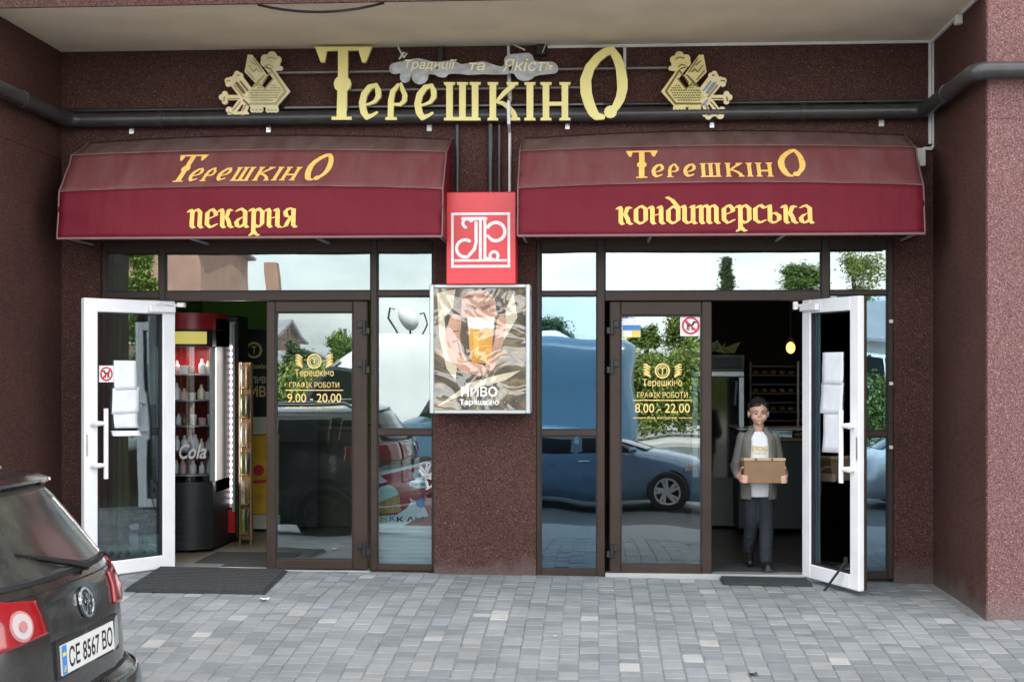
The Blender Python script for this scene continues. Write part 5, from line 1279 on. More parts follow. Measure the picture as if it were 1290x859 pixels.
# street lamp with white globe and scroll arms, and wire poles
x, y = mir(513, 36); zt = CAM_Z + (HOR-397)*36/F_PX
sl = empty('street_lamp', (x, y, -.9), label='black lamp post with a white globe and scroll arms behind the white van', cat='street lamp')
mb = MB(); mb.tube([(0, 0, 0), (0, 0, 1.0), (0, 0, zt+.5)], [.09, .05, .035], 10); mb.build('post', M['black'], parent=sl, smooth=50)
mb = MB(); mb.ell((0, 0, zt+.78), (.30, .30, .30)); mb.build('globe', M['wht'], parent=sl, smooth=80)
mb = MB()
for s_ in (-1, 1): mb.tube([(0, 0, zt+.1), (s_*.3, 0, zt+.3), (s_*.55, 0, zt+.7), (s_*.5, 0, zt+1.0), (s_*.38, 0, zt+.95)], .025, 6)
mb.build('scroll_arm', M['black'], parent=sl, smooth=50)
for px, D, lab in ((366, 58, 'grey wire pole left of the dark young tree'), (432, 60, 'grey wire pole beside the young green tree')):
    x, y = mir(px, D); o = empty('wire_pole', (x, y, -.9), label=lab, cat='pole', group='wire poles across the street')
    mb = MB(); mb.tube([(0, 0, 0), (0, 0, 4.0)], [.11, .08], 8); mb.box(-.6, .6, -.05, .05, 3.6, 3.7); mb.build('post', M['bark'], parent=o, smooth=50)
for i, (z0, lab) in enumerate(((7.2, 'lowest'), (7.8, 'middle'), (8.6, 'highest'))):
    mb = MB(); mb.tube([(-40+2*j*2, -46, z0+.0009*(j*4-40)**2+.02*(j*4-40)*(i-1)) for j in range(21)], .022, 5)
    tag(mb.build('overhead_wire', M['black'], smooth=60), '%s dark overhead wire hanging along the street' % lab, 'wire', 'overhead wires along the street')
# ================================================================== INSIDE THE LEFT SHOP
M['fr_red'] = plain('red_fridge_panel', (.40, .012, .016), .3, vary=.1, scale=4)
M['glow_y'] = plain('lit_yellow_panel', (.5, .45, .1), .5, emit=(.85, .72, .18), es=.14)
M['led'] = plain('led_light', (.9, .9, .95), .5, emit=(1, .86, .95), es=1.1)
M['shelfm'] = plain('grey_shelf', (.25, .26, .28), .4, .3)
def plan(mb, poly, z0, z1): mb.prism(poly, z0, z1, lambda a, b, d: (a, b, d))
YF = 1.06
fx0, fx1 = wx(196, YF), wx(268, YF); fw_ = fx1-fx0; fcx = (fx0+fx1)/2
fr = empty('drinks_fridge', (fcx, YF, FLO), label='tall red and black drinks fridge with shelves of white pots just inside the left door', cat='fridge')
hw = fw_/2
def bow(x0, x1, y, dep, inset=0, n=10):
    pts = [(x0+(x1-x0)*i/n, y+inset-.13*(1-((i/n)*2-1)**2)) for i in range(n+1)]
    return pts + [(x1, dep), (x0, dep)]
mb = MB(); mb.box(-hw, -hw+.03, .10, .62, .5, 2.0); mb.box(-hw+.03, hw-.03, .59, .62, .5, 2.0); mb.build('cabinet', M['fr_red'], parent=fr)
mb = MB(); mb.box(hw-.03, hw, .10, .62, .5, 2.0); mb.build('side_panel', plain('dark_grey_panel', (.09, .09, .095), .5), parent=fr)
fl_ = bpy.data.lights.new('fridge_light', 'AREA'); fo = bpy.data.objects.new('fridge_light', fl_); COL.objects.link(fo); fo.location = (fcx, YF+.22, FLO+1.74); fl_.size = .3; fl_.energy = 1.1; fl_.color = (1, .93, .86)
mb = MB(); plan(mb, bow(-hw, hw, 0, .62), 1.90, 2.04); mb.build('header', M['fr_red'], parent=fr, smooth=30)
mb = MB(); plan(mb, bow(-hw, hw, -.008, .60), 1.755, 1.897); hd = mb.build('header_band', M['black'], parent=fr, smooth=30)
mb = MB(); mb.grid(10, 1, lambda u, v: (-hw*.45+1.3*hw*u, -.013-.13*(1-((-hw*.45+1.3*hw*u)/hw)**2), 1.775+.105*v)); mb.build('lit_sign', M['glow_y'], parent=hd)
mb = MB(); plan(mb, bow(-hw, hw, .0, .62), .03, .60); mb.build('base', M['black'], parent=fr, smooth=30)
for i in range(6):
    mb = MB(); plan(mb, bow(-hw*.98, hw*.98, -.014, .2), .07+i*.055, .095+i*.055); mb.build('louvre', M['black'], parent=fr, smooth=30)
for s_ in (-1, 1):
    mb = MB(); mb.cham(s_*hw-.028, s_*hw+.022, -.01, .05, .60, 1.75, .008); mb.build('door_frame', M['alu'], parent=fr)
mb = MB(); mb.grid(12, 1, lambda u, v: (-hw+.03+(2*hw-.06)*u, .012-.12*(1-(u*2-1)**2), .60+1.15*v)); mb.build('glass_door', M['pane_clear'], parent=fr, smooth=30)
SH = [.66, .86, 1.08, 1.30, 1.52]
for z in SH:
    mb = MB(); plan(mb, bow(-hw+.035, hw-.035, .10, .57), z-.012, z); mb.build('shelf', M['shelfm'], parent=fr, smooth=30)
mb = MB(); put_text(mb, 'Cola', -.02, hw-.05, .80, .93, lambda a, b, d: (a, .006-.12*(1-(a/hw)**2)-d, b), .003, .02, .2); mb.build('script_lettering', M['pink'], parent=fr)
goods = [plain('white_pot', (.70, .69, .70), .4), plain('pinkish_pot', (.60, .35, .36), .4), plain('cream_pot', (.62, .55, .40), .4), plain('brown_bottle', (.16, .06, .03), .25)]
bt = MB(); bt.lathe([(.001, 0), (.028, 0), (.030, .01), (.030, .07), (.026, .08), (.012, .10), (.012, .125), (.001, .126)], 12)
pt_ = MB(); pt_.lathe([(.001, 0), (.030, 0), (.036, .07), (.037, .072), (.037, .078), (.001, .079)], 12)
protos = [bt.build('bottle', goods[0], smooth=40), pt_.build('pot', goods[0], smooth=40)]
for p in protos: COL.objects.unlink(p)
mesh_by = {}
GN = ['white', 'pinkish', 'cream', 'brown']
rg = random.Random(5)
for si, z in enumerate(SH):
    for k in range(6):
        ty = rg.choice((0, 0, 1)); mi = rg.choice((0, 0, 0, 1, 2, 3 if ty == 0 else 0))
        if (ty, mi) not in mesh_by:
            me = protos[ty].data.copy(); me.materials.clear(); me.materials.append(goods[mi]); mesh_by[(ty, mi)] = me
        nm = ('bottle', 'pot')[ty]; o = bpy.data.objects.new(nm, mesh_by[(ty, mi)]); COL.objects.link(o)
        o.location = (fcx-hw+.08+k*(fw_-.16)/5+rg.gauss(0, .008), YF+.17+rg.random()*.06-.06*math.sin(PI*(k+.5)/6), FLO+z+.0005); o.rotation_euler.z = rg.random()*6; q_ = rg.uniform(.8, 1.15); o.scale = (q_, q_, rg.uniform(.7, 1.15))
        tag(o, '%s %s, %s from the left on the %s shelf of the drinks fridge' % (GN[mi], nm, ('first', 'second', 'third', 'fourth', 'fifth', 'last')[k], ('lowest', 'second', 'middle', 'fourth', 'top')[si]), nm, '%s goods on the %s fridge shelf' % (GN[mi] + ' ' + nm, ('lowest', 'second', 'middle', 'fourth', 'top')[si]))
for p in protos: bpy.data.objects.remove(p)
# second cooler with LED strips
Y2 = 1.55; cx0, cx1 = wx(271, Y2), wx(300, Y2); co = empty('display_cooler', (cx0, Y2, FLO), label='narrow display cooler with a column of lit dots and a red lower panel', cat='fridge')
w2 = cx1-cx0; zc = lambda py: wz(285, py, Y2)-FLO
mb = MB(); mb.cham(-.03, w2, .0, .36, zc(405), zc(398), .01); mb.cham(-.03, .02, .0, .36, .06, zc(405), .008); mb.cham(w2-.03, w2, .02, .36, .06, zc(405), .008); mb.build('cabinet', M['black'], parent=co)
mb = MB(); mb.cham(.02, w2-.031, .05, .33, zc(640), zc(405), .004); mb.build('liner', M['wht'], parent=co)
mb = MB(); mb.cham(w2-.055, w2-.032, .0, .045, zc(645), zc(408), .004); mb.build('door_edge', M['alu'], parent=co)
mb = MB(); mb.cham(.02, w2-.031, .012, .33, .10, zc(642), .006); mb.build('lower_panel', M['fr_red'], parent=co)
mb = MB()
for i in range(26):
    for j in range(2): mb.box(.09+j*.035, .105+j*.035, .040, .0495, zc(634)+i*(zc(432)-zc(634))/26, zc(634)+(i+.55)*(zc(432)-zc(634))/26)
mb.build('led_strip', M['led'], parent=co, kind='stuff')
ll = bpy.data.lights.new('cooler_fill_light', 'AREA'); lo2 = bpy.data.objects.new('cooler_fill_light', ll); COL.objects.link(lo2); lo2.location = (cx1+.02, Y2-.06, 1.2); lo2.rotation_euler = (R(-90), 0, R(35)); ll.shape = 'RECTANGLE'; ll.size = .08; ll.size_y = 1.2; ll.energy = 2.2; ll.color = (1, .93, .9)  # fill light added outside the cooler to brighten the stand, board and floor
mb = MB(); mb.tube([(.035, -.02, zc(548)), (.035, -.03, zc(510)), (.035, -.02, zc(480))], .012, 8); mb.build('handle', M['black'], parent=co, smooth=50)
# packet stand
Y3 = 1.42; sx0, sx1 = wx(300, Y3), wx(313, Y3); st_ = empty('snack_stand', (sx0, Y3, FLO), label='narrow wooden snack stand beside the lit display cooler', cat='display stand')
M['wood'] = plain('honey_wood', (.24, .14, .055), .55, vary=.2, scale=4, stretch=(1, 1, .2))
mb = MB(); mb.cham(-.008, .008, .06, .085, 0, 1.62, .003); mb.cham(sx1-sx0-.004, sx1-sx0+.012, .06, .085, 0, 1.62, .003); mb.cham(-.008, sx1-sx0+.012, .10, .12, .05, 1.62, .004); mb.build('frame', M['wood'], parent=st_)
pk = [plain('green_packet', (.16, .20, .05), .35, vary=.4, scale=30), plain('brown_packet', (.24, .13, .05), .35, vary=.4, scale=30), plain('pale_packet', (.50, .46, .34), .35, vary=.4, scale=30), plain('dark_packet', (.06, .05, .04), .35, vary=.4, scale=30)]
for i in range(6):
    z = .12 + i*.255
    mb = MB(); mb.cham(.009, sx1-sx0-.005, .0, .099, z-.012, z, .002); mb.build('shelf', M['wood'], parent=st_)
    for j in range(2):
        mb = MB(); w_ = (sx1-sx0)/2-.01; mi = (i*2+j*3) % 4
        mb.grid(4, 6, lambda u, v: (w_*(u-.5), -.022*math.sin(PI*u)*math.sin(PI*v), .20*v)); mb.grid(4, 6, lambda u, v: (w_*(.5-u), .022*math.sin(PI*u)*math.sin(PI*v), .20*v))
        o = mb.build('snack_packet', pk[mi], smooth=60); o.location = (sx0+.015+w_*(j+.5), Y3+.04+.025*j, FLO+z+.001)
        tag(o, '%s snack packet, %s on shelf %s of the narrow wooden stand' % (('green', 'brown', 'pale', 'dark')[mi], ('left', 'right')[j], ('one from the floor', 'two from the floor', 'three from the floor', 'three from the top', 'two from the top', 'one at the top')[i]), 'snack packet', 'snack packets on the wooden stand')
# dark beer board
Y4 = 2.5; bx = lambda p: wx(p, Y4); bz = lambda p: wz(325, p, Y4)
bo = empty('beer_board', (bx(330), Y4, FLO), label='dark wall board with a gold round emblem above a tall printed glass of beer', cat='board')
q4 = lambda a, b, d: (bx(a)-bx(330), -d, bz(b)-FLO)
mb = MB(); mb.box(bx(298)-bx(330), bx(400)-bx(330), 0, .04, .05, bz(415)-FLO); mb.build('panel', M['ink'], parent=bo)
mb = MB(); mb.vstroke([(320+9*math.cos(2*PI*i/20), 441+9*math.sin(2*PI*i/20), 1.4) for i in range(21)], .001, .003, q4); put_text(mb, 'Т', 317, 323, 446, 436, q4, .003, .03); put_text(mb, 'Терешкіно', 306, 338, 466, 458, q4, .003, .02); put_text(mb, 'ПИВО', 305, 346, 500, 486, q4, .003, .03); mb.build('gold_print', M['gold'], parent=bo)
mb = MB(); put_text(mb, 'РОЗЛИВНЕ', 300, 346, 483, 474, q4, .003, .02); mb.prism([(312,525),(352,525),(350,545),(312,548)], 0, .004, q4); mb.prism([(311,648),(353,648),(353,666),(311,666)], 0, .004, q4); mb.build('white_print', plain('board_white_print', (.66, .60, .50), .5), parent=bo)
mb = MB(); mb.prism([(312,549),(352,546),(351,647),(313,647)], 0, .004, q4); mb.build('beer_print', plain('board_beer_print', (.75, .40, .02), .5, vary=.25, scale=6), parent=bo)
mb = MB(); mb.prism(disc(326, 592, 7, 18), .004, .006, q4); mb.prism([(312,605),(350,603),(350,607),(312,609)], .004, .006, q4); mb.build('red_print', M['stick_r'], parent=bo)
# counter, waste bin, curtain strip
mb = MB(); mb.cham(wx(352, 2.9), wx(560, 2.9), 2.9, 3.5, FLO+.001, 1.0, .01); ct = mb.build('counter', plain('brown_counter', (.12, .085, .05), .5, vary=.15, scale=3), label='plain brown counter behind the closed left door', cat='counter')
mb = MB(); mb.cham(wx(350, 2.88), wx(562, 2.88), 2.86, 3.52, 1.002, 1.04, .006); mb.build('counter_top', M['wood'], parent=ct)
wb = empty('waste_bin', (wx(183, .75), .75, FLO), label='pale round waste bin with a dark bag inside the left window', cat='waste bin')
mb = MB(); mb.lathe([(.001, .002), (.13, .002), (.16, .26), (.165, .27), (.15, .27)], 22); mb.build('bin', plain('pale_teal_plastic', (.30, .42, .42), .5), parent=wb, smooth=50)
mb = MB(); mb.lathe([(.166, .20), (.172, .26), (.16, .285), (.10, .33), (.001, .36)], 22); mb.build('bag', M['seal'], parent=wb, smooth=50)
mb = MB(); mb.grid(16, 8, lambda u, v: (wx(131, .4)+.15*u, .42+.03*math.sin(u*22), FLO+.02+2.4*v)); tag(mb.build('curtain', plain('green_curtain', (.10, .24, .05), .8, vary=.15, scale=6), smooth=60), 'narrow green curtain behind the left window', 'curtain')
# ice cream freezer behind the narrow window
Y5 = .20; gx0, gx1 = wx(470, Y5), wx(566, Y5)
fz = empty('ice_cream_freezer', (gx0, Y5, FLO), label='ice cream freezer with a red printed front behind the narrow left window', cat='freezer')
f5 = lambda a, b, d: (wx(a, Y5)-gx0, -d, wz(508, b, Y5)-FLO)
mb = MB(); mb.cham(0, gx1-gx0, .004, .60, .02, wz(508, 592, Y5)-FLO, .01)
mb.build('body', M['wht'], parent=fz)
for i in range(9):
    mb = MB(); a = .05+i*.033; mb.cham(.005, gx1-gx0-.005, -.012, .003, a, a+.022, .003); mb.build('grille_slat', M['wht'], parent=fz)
mb = MB(); mb.prism([(471,601),(545,583),(565,578),(565,666),(471,666)], 0, .004, f5); pn = mb.build('print_panel', M['fr_red'], parent=fz)
mb = MB(); mb.prism([(471,597),(565,574),(565,578),(471,601)], 0, .006, f5); mb.prism([(516.5,606),(529,603),(540,606),(540,613),(528,615),(516,612)], .004, .006, f5); mb.prism(disc(527, 598, 7, 18), .004, .0065, f5); mb.prism([(471,600),(478,598),(484,603),(489,606),(480,609),(471,607)], .004, .006, f5)
mb.prism([(471,650),(500,648),(512,640),(518,632),(516,627),(522,630),(530,634),(536,640),(540,650),(526,652),(512,660),(503,666),(471,666)], .004, .0062, f5); mb.build('white_print', M['pink'], parent=pn)
mb = MB(); mb.prism([(473,622),(480,613),(490,610),(498,614),(503,622),(503,634),(474,634)], .0062, .0075, f5); mb.build('ice_print', plain('printed_ice', (.55, .72, .68), .5), parent=pn)
mb = MB(); mb.prism([(474,634),(503,622),(506,645),(475,648)], .0062, .0080, f5); mb.build('cone_print', plain('printed_cone', (.52, .30, .10), .5, vary=.3, scale=40), parent=pn)
mb = MB(); mb.prism(disc(530, 633, 6, 16), .0062, .008, f5); put_text(mb, 'К', 491, 499, 656, 649, f5, .0092, .03); mb.build('blue_print', M['stick_b'], parent=pn)
mb = MB(); put_text(mb, 'Ж', 478, 489, 657, 649, f5, .0092, .03); mb.build('green_print', plain('printed_lime', (.45, .55, .08), .5), parent=pn)
mb = MB(); put_text(mb, 'К АМ', 500, 534, 657, 650, f5, .0095, .03); mb.prism([(526,601),(529,594),(532,600)], .0066, .0080, f5); put_text(mb, 'Морозиво', 518, 538, 612, 607, f5, .0075, .01); mb.build('dark_print', M['ink'], parent=pn)

# ================================================================== INSIDE THE RIGHT SHOP
M['ovenm'] = plain('dark_steel', (.07, .072, .06), .4, .5, vary=.2, scale=3)
Yo = 3.0; ox0, ox1 = wx(870, Yo), wx(938, Yo); zo = lambda p: wz(915, p, Yo)-FLO
ov = empty('bakery_oven', (ox0, Yo, FLO), label='tall steel bakery oven behind the boy in the dark right shop', cat='oven')
mb = MB(); mb.cham(0, ox1-ox0, .03, .8, .02, zo(446), .01); mb.build('body', M['ovenm'], parent=ov)
mb = MB(); mb.cham(.03, ox1-ox0-.02, .0, .028, zo(464), zo(450), .004); mb.build('control_panel', M['black'], parent=ov)
mb = MB(); a, b = .02, ox1-ox0-.005; mb.cham(a, b, -.005, .029, zo(474), zo(468), .003); mb.cham(b-.05, b, -.004, .029, .5, zo(475), .003); mb.cham(a, a+.05, -.004, .029, .5, zo(475), .003); mb.build('door_frame', M['alu'], parent=ov)
mb = MB(); mb.box(a+.052, b-.052, .012, .028, .5, zo(475)); mb.build('door_glass', M['carglass2'], parent=ov)
mb = MB(); mb.tube([(b-.09, -.03, zo(510)), (b-.075, -.035, zo(480))], .012, 8); mb.build('handle', M['steel'], parent=ov)
rb = random.Random(8); mb = MB()
for i in range(7):
    c = Vector((.07+.065*i*.9, .15+rb.random()*.2, zo(446)+.05)); mb.add([c+Vector((rb.uniform(-.09, .09), rb.uniform(-.08, .08), rb.uniform(-.045, .10))) for _ in range(5)], [(0,1,2),(0,2,3),(0,3,4),(1,2,4),(2,3,4),(0,1,4),(1,3,4)])
o = mb.build('crumpled_bags', plain('pale_green_plastic', (.45, .52, .25), .4, emit=None)); o.location = (ox0, Yo, FLO); tag(o, 'crumpled pale green plastic bags lying on the bakery oven', 'plastic bags')
Yr = 4.4; rk0, rk1 = wx(944, Yr), wx(1016, Yr); rk = empty('tray_rack', (rk0, Yr, FLO), label='tall dark rack of baking trays at the back of the right shop', cat='rack')
zr_ = lambda p: wz(980, p, Yr)-FLO
for x in (0, wx(1004, Yr)-rk0, rk1-rk0):
    mb = MB(); mb.cham(x, x+.025, 0, .03, 0, zr_(455), .004); mb.build('post', M['alu'] if .1 < x < rk1-rk0-.02 else M['ovenm'], parent=rk)
for i in range(8):
    z = zr_(460)-.02-i*.098; mb = MB(); mb.cham(.026, rk1-rk0-.001, .031, .5, z, z+.018, .003); mb.build('tray', M['ovenm'], parent=rk)
rl = random.Random(9)
for i in (1, 3, 5):
    for k in range(5):
        z = zr_(460)-.02-i*.098+.0185; mb = MB(); mb.ell((0, 0, .022), (.036, .03, .022), 10, 6); o = mb.build('bun', plain('baked_bun', (.30, .17, .06), .6, vary=.3, scale=20) if 'bunm' not in M else M['bunm'], smooth=60)
        M['bunm'] = o.data.materials[0]; o.location = (rk0+.08+k*.095, Yr+.10+rl.random()*.05, FLO+z)
        tag(o, 'small brown bun, %s from the left on the %s loaded tray of the rack' % (('first', 'second', 'third', 'fourth', 'last')[k], {1: 'top', 3: 'middle', 5: 'bottom'}[i]), 'bun', 'buns on the %s loaded tray of the rack' % {1: 'top', 3: 'middle', 5: 'bottom'}[i])
Yc = 2.55; dc0 = wx(930, Yc); dc1 = 2.46; zd = lambda p: wz(980, p, Yc)-FLO
dc = empty('display_counter', (dc0, Yc, FLO), label='glass topped display counter with a lit wooden shelf in the right shop', cat='counter')
mb = MB(); mb.cham(0, dc1-dc0, .02, .6, .05, zd(556), .01); mb.build('base', plain('grey_counter_panel', (.03, .03, .028), .5, vary=.1, scale=3), parent=dc)
mb = MB(); mb.cham(-.01, dc1-dc0, -.01, .6, zd(555.5), zd(551.5), .004); mb.build('shelf', M['wood'], parent=dc)
mb = MB(); mb.cham(-.01, dc1-dc0, -.005, .6, zd(541.5), zd(540), .002); mb.build('glass_top', M['alu'], parent=dc)
mb = MB(); mb.box(0, dc1-dc0-.004, .005, .011, zd(551)+.002, zd(542)-.004); mb.build('front_glass', M['pane_clear'], parent=dc)
for k in range(7):
    mb = MB(); mb.ell((0, 0, .03), (.055, .04, .03), 12, 7); o = mb.build('pastry', M['bunm'], smooth=60); o.location = (wx(978, Yc)+k*.11, Yc+.12+.04*(k % 2), FLO+zd(551.5)+.0005)
    tag(o, 'golden pastry, %s from the left in the glass display counter' % ('first', 'second', 'third', 'fourth', 'fifth', 'sixth', 'last')[k], 'pastry', 'pastries in the display counter')
Yl = 3.4; lx, lz = wx(996, Yl), wz(996, 438, Yl)
pl2 = empty('pendant_lamp', (lx, Yl, lz), label='lit amber glass pendant lamp hanging in the right shop', cat='lamp')
mb = MB(); mb.ell((0, 0, 0), (.045, .045, .058), 14, 10); mb.build('bulb', plain('amber_glow', (.6, .4, .1), .4, emit=(1, .56, .12), es=.8), parent=pl2, smooth=80)
mb = MB(); mb.tube([(0, 0, .10), (0, 0, 2.95-lz)], .006, 6); mb.lathe([(.001, .11), (.03, .10), (.04, .06), (.038, .055)], 14); mb.build('cord', M['black'], parent=pl2, smooth=50)
ld_ = bpy.data.lights.new('pendant_light', 'POINT'); lo_ = bpy.data.objects.new('pendant_light', ld_); COL.objects.link(lo_); lo_.location = (lx, Yl-.12, lz-.05); ld_.energy = .5; ld_.color = (1, .6, .25); ld_.shadow_soft_size = .06

# ================================================================== THE BOY
BXc, BYc = wx(956, .27), .30
boy = empty('person', (BXc, BYc, FLO+.016), label='boy in olive hoodie, white printed shirt and dark jeans, carrying a cardboard box', cat='person')
M['skin'] = plain('skin', (.55, .33, .24), .5, vary=.08, scale=30); b_ = M['skin'].node_tree.nodes['Principled BSDF']; b_.inputs['Subsurface Weight'].default_value = .12; b_.inputs['Subsurface Radius'].default_value = (.01, .004, .002)
M['hair'] = plain('dark_brown_hair', (.016, .011, .009), .5, vary=.4, scale=60, bump=.8, bscale=110, stretch=(1, 1, .4))
M['hoodie'] = plain('olive_grey_jersey', (.165, .165, .145), .9, vary=.15, scale=9, bump=.3, bscale=220)
M['tee'] = plain('white_cotton', (.72, .74, .78), .85, vary=.04, scale=12, bump=.15, bscale=60)
M['jeans'] = plain('dark_blue_denim', (.018, .022, .031), .85, vary=.45, scale=7, bump=.3, bscale=220)
M['shoe'] = plain('black_shoe', (.012, .012, .013), .5)
def slim(mb, f=.87, zt=1.06):
    mb.v = [((x*f if z < zt-.07 else x*(f+(1-f)*min(1, (z-zt+.07)/.07))), y, z) for x, y, z in mb.v]
sb = MB()
sb.ell((0, .005, .66), (.105, .08, .09)); sb.caps((0, .01, .68), .09, (0, .012, .92), .10); sb.ell((0, .012, .93), (.12, .075, .11))
sb.caps((0, .018, 1.0), .046, (0, .004, 1.12), .042); sb.caps((-.115, .012, .99), .04, (.115, .012, .99), .04)
sb.ell((0, .014, 1.232), (.0715, .088, .092)); sb.ell((0, -.016, 1.172), (.055, .066, .058)); sb.ell((0, -.050, 1.134), (.026, .028, .020)); sb.ell((-.032, -.044, 1.176), (.030, .034, .030)); sb.ell((.032, -.044, 1.176), (.030, .034, .030)); sb.ell((0, -.052, 1.158), (.032, .030, .028))
sb.caps((0, -.073, 1.212), .0075, (0, -.085, 1.187), .0095); sb.ell((-.008, -.078, 1.185), (.008, .009, .007)); sb.ell((.008, -.078, 1.185), (.008, .009, .007))
sb.caps((-.038, -.060, 1.222), .011, (-.012, -.068, 1.221), .010); sb.caps((.038, -.060, 1.222), .011, (.012, -.068, 1.221), .010)
sb.caps((-.016, -.076, 1.1585), .0055, (.016, -.076, 1.1585), .0055); sb.caps((-.012, -.0755, 1.150), .006, (.012, -.0755, 1.150), .006)
for s_ in (-1, 1): sb.ell((s_*.074, .014, 1.200), (.010, .020, .030), 12, 8)
sb.caps((.058, -.005, .62), .07, (.060, -.055, .335), .048); sb.caps((.060, -.055, .335), .048, (.052, -.085, .07), .03); sb.caps((.052, -.08, .045), .028, (.058, -.17, .03), .024)
sb.caps((-.058, .005, .62), .07, (-.058, .00, .345), .048); sb.caps((-.058, .00, .345), .048, (-.066, .13, .115), .03); sb.caps((-.066, .14, .09), .028, (-.07, .06, .035), .024)
BOXY, BOXZ = -.245, .775
for s_ in (-1, 1):
    sb.caps((s_*.13, .012, .985), .043, (s_*.195, .035, .785), .034); sb.caps((s_*.195, .035, .785), .033, (s_*.20, -.20, .735), .023)
    sb.ell((s_*.196, -.262, .728), (.014, .046, .034)); sb.caps((s_*.20, -.20, .735), .023, (s_*.197, -.24, .730), .022)
    for k, (zz, ln) in enumerate(((.752, 1.0), (.736, 1.08), (.720, 1.0), (.705, .82))):
        a = (s_*.195, -.298, zz-.003); b = (s_*.192, -.298-.044*ln, zz-.006-.002*k); c = (s_*(.180), -.298-.076*ln, zz-.010-.002*k); d = (s_*(.160-.012*ln), -.302-.078*1.0, zz-.012-.002*k)
        b = (s_*.194, -.340-.006*ln, zz-.004); c = (s_*.181, -.372, zz-.006); d = (s_*(.168-.022*ln), -.379, zz-.008)
        sb.caps(a, .0092, b, .0088); sb.caps(b, .0088, c, .0082); sb.caps(c, .0082, d, .0070)
    sb.caps((s_*.194, -.245, .752), .012, (s_*.190, -.292, .790), .0105); sb.caps((s_*.190, -.292, .790), .0105, (s_*.186, -.330, .806), .009); sb.caps((s_*.186, -.330, .806), .009, (s_*.178, -.368, .806), .0078)
slim(sb); solid_from(sb, .0042, 'body', M['skin'], boy, 2)
for s_ in (-1, 1):
    mb = MB(); mb.ell((s_*.026, -.0665, 1.2055), (.0115, .0100, .0058), 14, 10); ey = mb.build('eye', plain('eye_white', (.42, .38, .35), .25) if s_ < 0 else bpy.data.materials['eye_white'], parent=boy, smooth=80)
    mb = MB(); mb.ell((s_*.026, -.0752, 1.2055), (.0058, .0028, .0056), 12, 8); mb.build('iris', M['ink'], parent=ey, smooth=80)
    mb = MB(); mb.tube([(s_*.012, -.0805, 1.223), (s_*.028, -.0775, 1.228), (s_*.044, -.066, 1.222)], [.0028, .0036, .002], 6); mb.build('eyebrow', M['hair'], parent=boy, smooth=60)
mb = MB(); mb.caps((-.014, -.0815, 1.1545), .0028, (.014, -.0815, 1.1545), .0028, 8); mb.build('lips', plain('lips', (.46, .22, .18), .45), parent=boy, smooth=60)
hb = MB(); hb.ell((0, .026, 1.258), (.078, .090, .076)); hb.ell((0, .055, 1.215), (.074, .060, .075))
rh = random.Random(12)
for i in range(30):
    a = rh.uniform(-1.3, 1.3); x = .062*math.sin(a); hb.caps((x*.55, .0+.01*math.cos(a), 1.322-.014*abs(math.sin(a))+rh.uniform(-.004, .006)), .014, (x*1.05+.008, -.066*math.cos(a)-.008+rh.uniform(-.004, .004), 1.272+rh.uniform(-.006, .010)+.008*math.sin(a)), .007)
for s_ in (-1, 1): hb.caps((s_*.070, .01, 1.27), .014, (s_*.071, -.012, 1.222), .006)
solid_from(hb, .0045, 'hair', M['hair'], boy, 1)
def loftcloth(rows, name, m, gap=None, thick=.006, n=44, fold=.0):
    mb = MB()
    def fn(u, v):
        k = v*(len(rows)-1); i = min(len(rows)-2, int(k)); k -= i
        z, rx, ry, cy, g = [p*(1-k)+q*k for p, q in zip(rows[i], rows[i+1])]
        a = (-PI/2 if g > 0 else PI/2) + (g + (2*PI-2*g)*u); rx *= .87 if z < 1.0 else .93
        c, q = math.cos(a), math.sin(a); e = 2/2.5
        f = 1 + fold*(math.sin(a*9+z*25)*.5+math.sin(a*5-z*38)*.5)
        return (rx*f*math.copysign(abs(c)**e, c), cy + ry*f*math.copysign(abs(q)**e, q), z)
    mb.grid(n, 34, fn); o = mb.build(name, m, parent=boy, smooth=70)
    s_ = o.modifiers.new('thick', 'SOLIDIFY'); s_.thickness = thick; s_.offset = 1
    return o
TEE = [(.562, .128, .102, .0, 0), (.64, .126, .100, .0, 0), (.76, .124, .096, .0, 0), (.88, .130, .094, .004, 0), (.96, .132, .088, .008, 0), (1.015, .108, .072, .012, 0), (1.052, .062, .056, .014, 0), (1.062, .052, .050, .012, 0)]
loftcloth(TEE, 'tshirt', M['tee'], fold=.02, thick=.004)
def tee_front(x, z):
    for a, b in zip(TEE, TEE[1:]):
        if z <= b[0]:
            k = (z-a[0])/(b[0]-a[0]); rx, ry, cy = [a[i]*(1-k)+b[i]*k for i in (1, 2, 3)]; rx *= .87; return cy - ry*(max(0, 1-abs(x/rx)**2.5))**(1/2.5)
    return -.05
mb = MB(); tm = lambda a, b, d: (a, tee_front(a, b)-.0085-d, b)
put_text(mb, 'STRONG', -.060, .060, .915, .955, tm, .001, .03); put_text(mb, 'TOGETHER', -.055, .055, .893, .907, tm, .001, .02); mb.build('shirt_print', plain('mustard_print', (.55, .42, .10), .7), parent=boy)
G = .50
loftcloth([(.545, .148, .118, .004, G*.85), (.57, .150, .120, .004, G*.9), (.66, .150, .120, .004, G), (.78, .146, .116, .004, G), (.90, .150, .112, .006, G*.95), (.985, .150, .102, .010, G*.85), (1.03, .126, .086, .014, G*.9), (1.065, .080, .070, .018, G*1.0), (1.09, .064, .066, .022, G*1.15)], 'hoodie', M['hoodie'], fold=.03, thick=.009)
hs = MB()
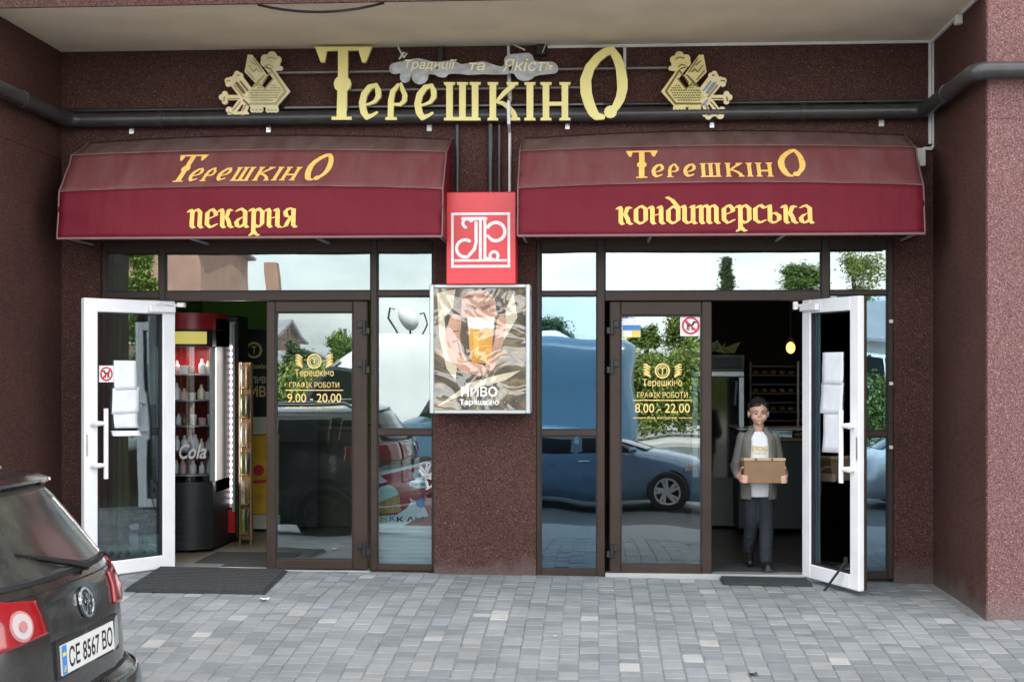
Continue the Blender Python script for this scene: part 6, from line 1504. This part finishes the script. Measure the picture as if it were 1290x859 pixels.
for s_ in (-1, 1):
    hs.caps((s_*.128, .012, 1.008), .052, (s_*.198, .036, .79), .047); hs.caps((s_*.198, .036, .79), .047, (s_*.203, -.165, .742), .038); hs.caps((s_*.203, -.165, .742), .040, (s_*.203, -.19, .738), .034)
    for q_ in range(5): hs.caps((s_*.235, .06-q_*.035, .80-q_*.012), .014, (s_*.20, .0-q_*.03, .745+.004*q_), .012)
slim(hs); solid_from(hs, .0065, 'sleeves', M['hoodie'], boy, 3)
hd_ = MB()
for i in range(9):
    a0, a1 = R(-38+256*i/9), R(-38+256*(i+1)/9); rr_ = lambda a: .034 - .010*abs(math.cos(a))
    hd_.caps((.070*math.cos(a0), .020+.074*math.sin(a0), 1.070+.02*math.sin(a0)), rr_(a0)*.85, (.070*math.cos(a1), .020+.074*math.sin(a1), 1.070+.02*math.sin(a1)), rr_(a1)*.85)
solid_from(hd_, .006, 'hood', M['hoodie'], boy, 3)
jb = MB(); jb.ell((0, .004, .61), (.128, .100, .075)); jb.caps((0, .003, .62), .092, (0, .003, .60), .092)
jb.caps((.062, -.006, .60), .078, (.062, -.055, .335), .064); jb.caps((.062, -.055, .335), .064, (.055, -.085, .085), .055)
jb.caps((-.062, .004, .60), .078, (-.062, .00, .345), .064); jb.caps((-.062, .00, .345), .064, (-.068, .12, .135), .055)
rj = random.Random(4)
for s_, x0, k0, k1 in ((1, .06, -.055, -.085), (-1, -.063, .0, .11)):
    for i in (0, 1, 3, 5, 6):
        z = .12+.045*i+rj.uniform(-.012, .012); y = k0 + (k1-k0)*max(0, (.335-z)/.25); a = rj.uniform(-1.8, 1.8)
        jb.caps((x0-.045+.03*rj.random(), y-.038, z+.02*a), .010, (x0+.045-.05*rj.random(), y-.044, z-.02*a), .007)
slim(jb); solid_from(jb, .0065, 'jeans', M['jeans'], boy, 3)
fb = MB(); fb.caps((.055, -.075, .048), .042, (.060, -.185, .030), .032); fb.box(.022, .098, -.222, -.035, .0, .020); fb.caps((.052, -.085, .06), .044, (.052, -.085, .085), .046)
fb.caps((-.067, .145, .105), .040, (-.071, .055, .042), .034); fb.caps((-.071, .055, .04), .034, (-.072, .03, .036), .030); fb.ell((-.067, .15, .12), (.042, .045, .042))
slim(fb); solid_from(fb, .006, 'shoes', M['shoe'], boy, 1)
# the box he carries
M['card'] = plain('brown_cardboard', (.20, .118, .064), .8, vary=.10, scale=8, bump=.15, bscale=80); M['card_lid'] = plain('pale_cardboard', (.42, .29, .17), .8, vary=.06, scale=8)
bxo = empty('cardboard_box', (BXc+.004, BYc+BOXY, FLO+.016+BOXZ), label='flat brown cardboard box with a paler lid flap carried by the boy', cat='box'); bxo.rotation_euler = (R(-4), 0, 0)
mb = MB(); mb.cham(-.153, .153, -.125, .125, -.092, .074, .004); mb.build('box', M['card'], parent=bxo)
mb = MB(); mb.cham(-.157, .157, -.130, .130, .075, .098, .004); ld2 = mb.build('lid', M['card_lid'], parent=bxo)
for x in (-.065, .055):
    mb = MB(); mb.prism(disc(x, .0865, .008, 14), 0, .001, lambda a, b, d: (a, -.1302-d, b)); mb.build('hole', M['ink'], parent=ld2)
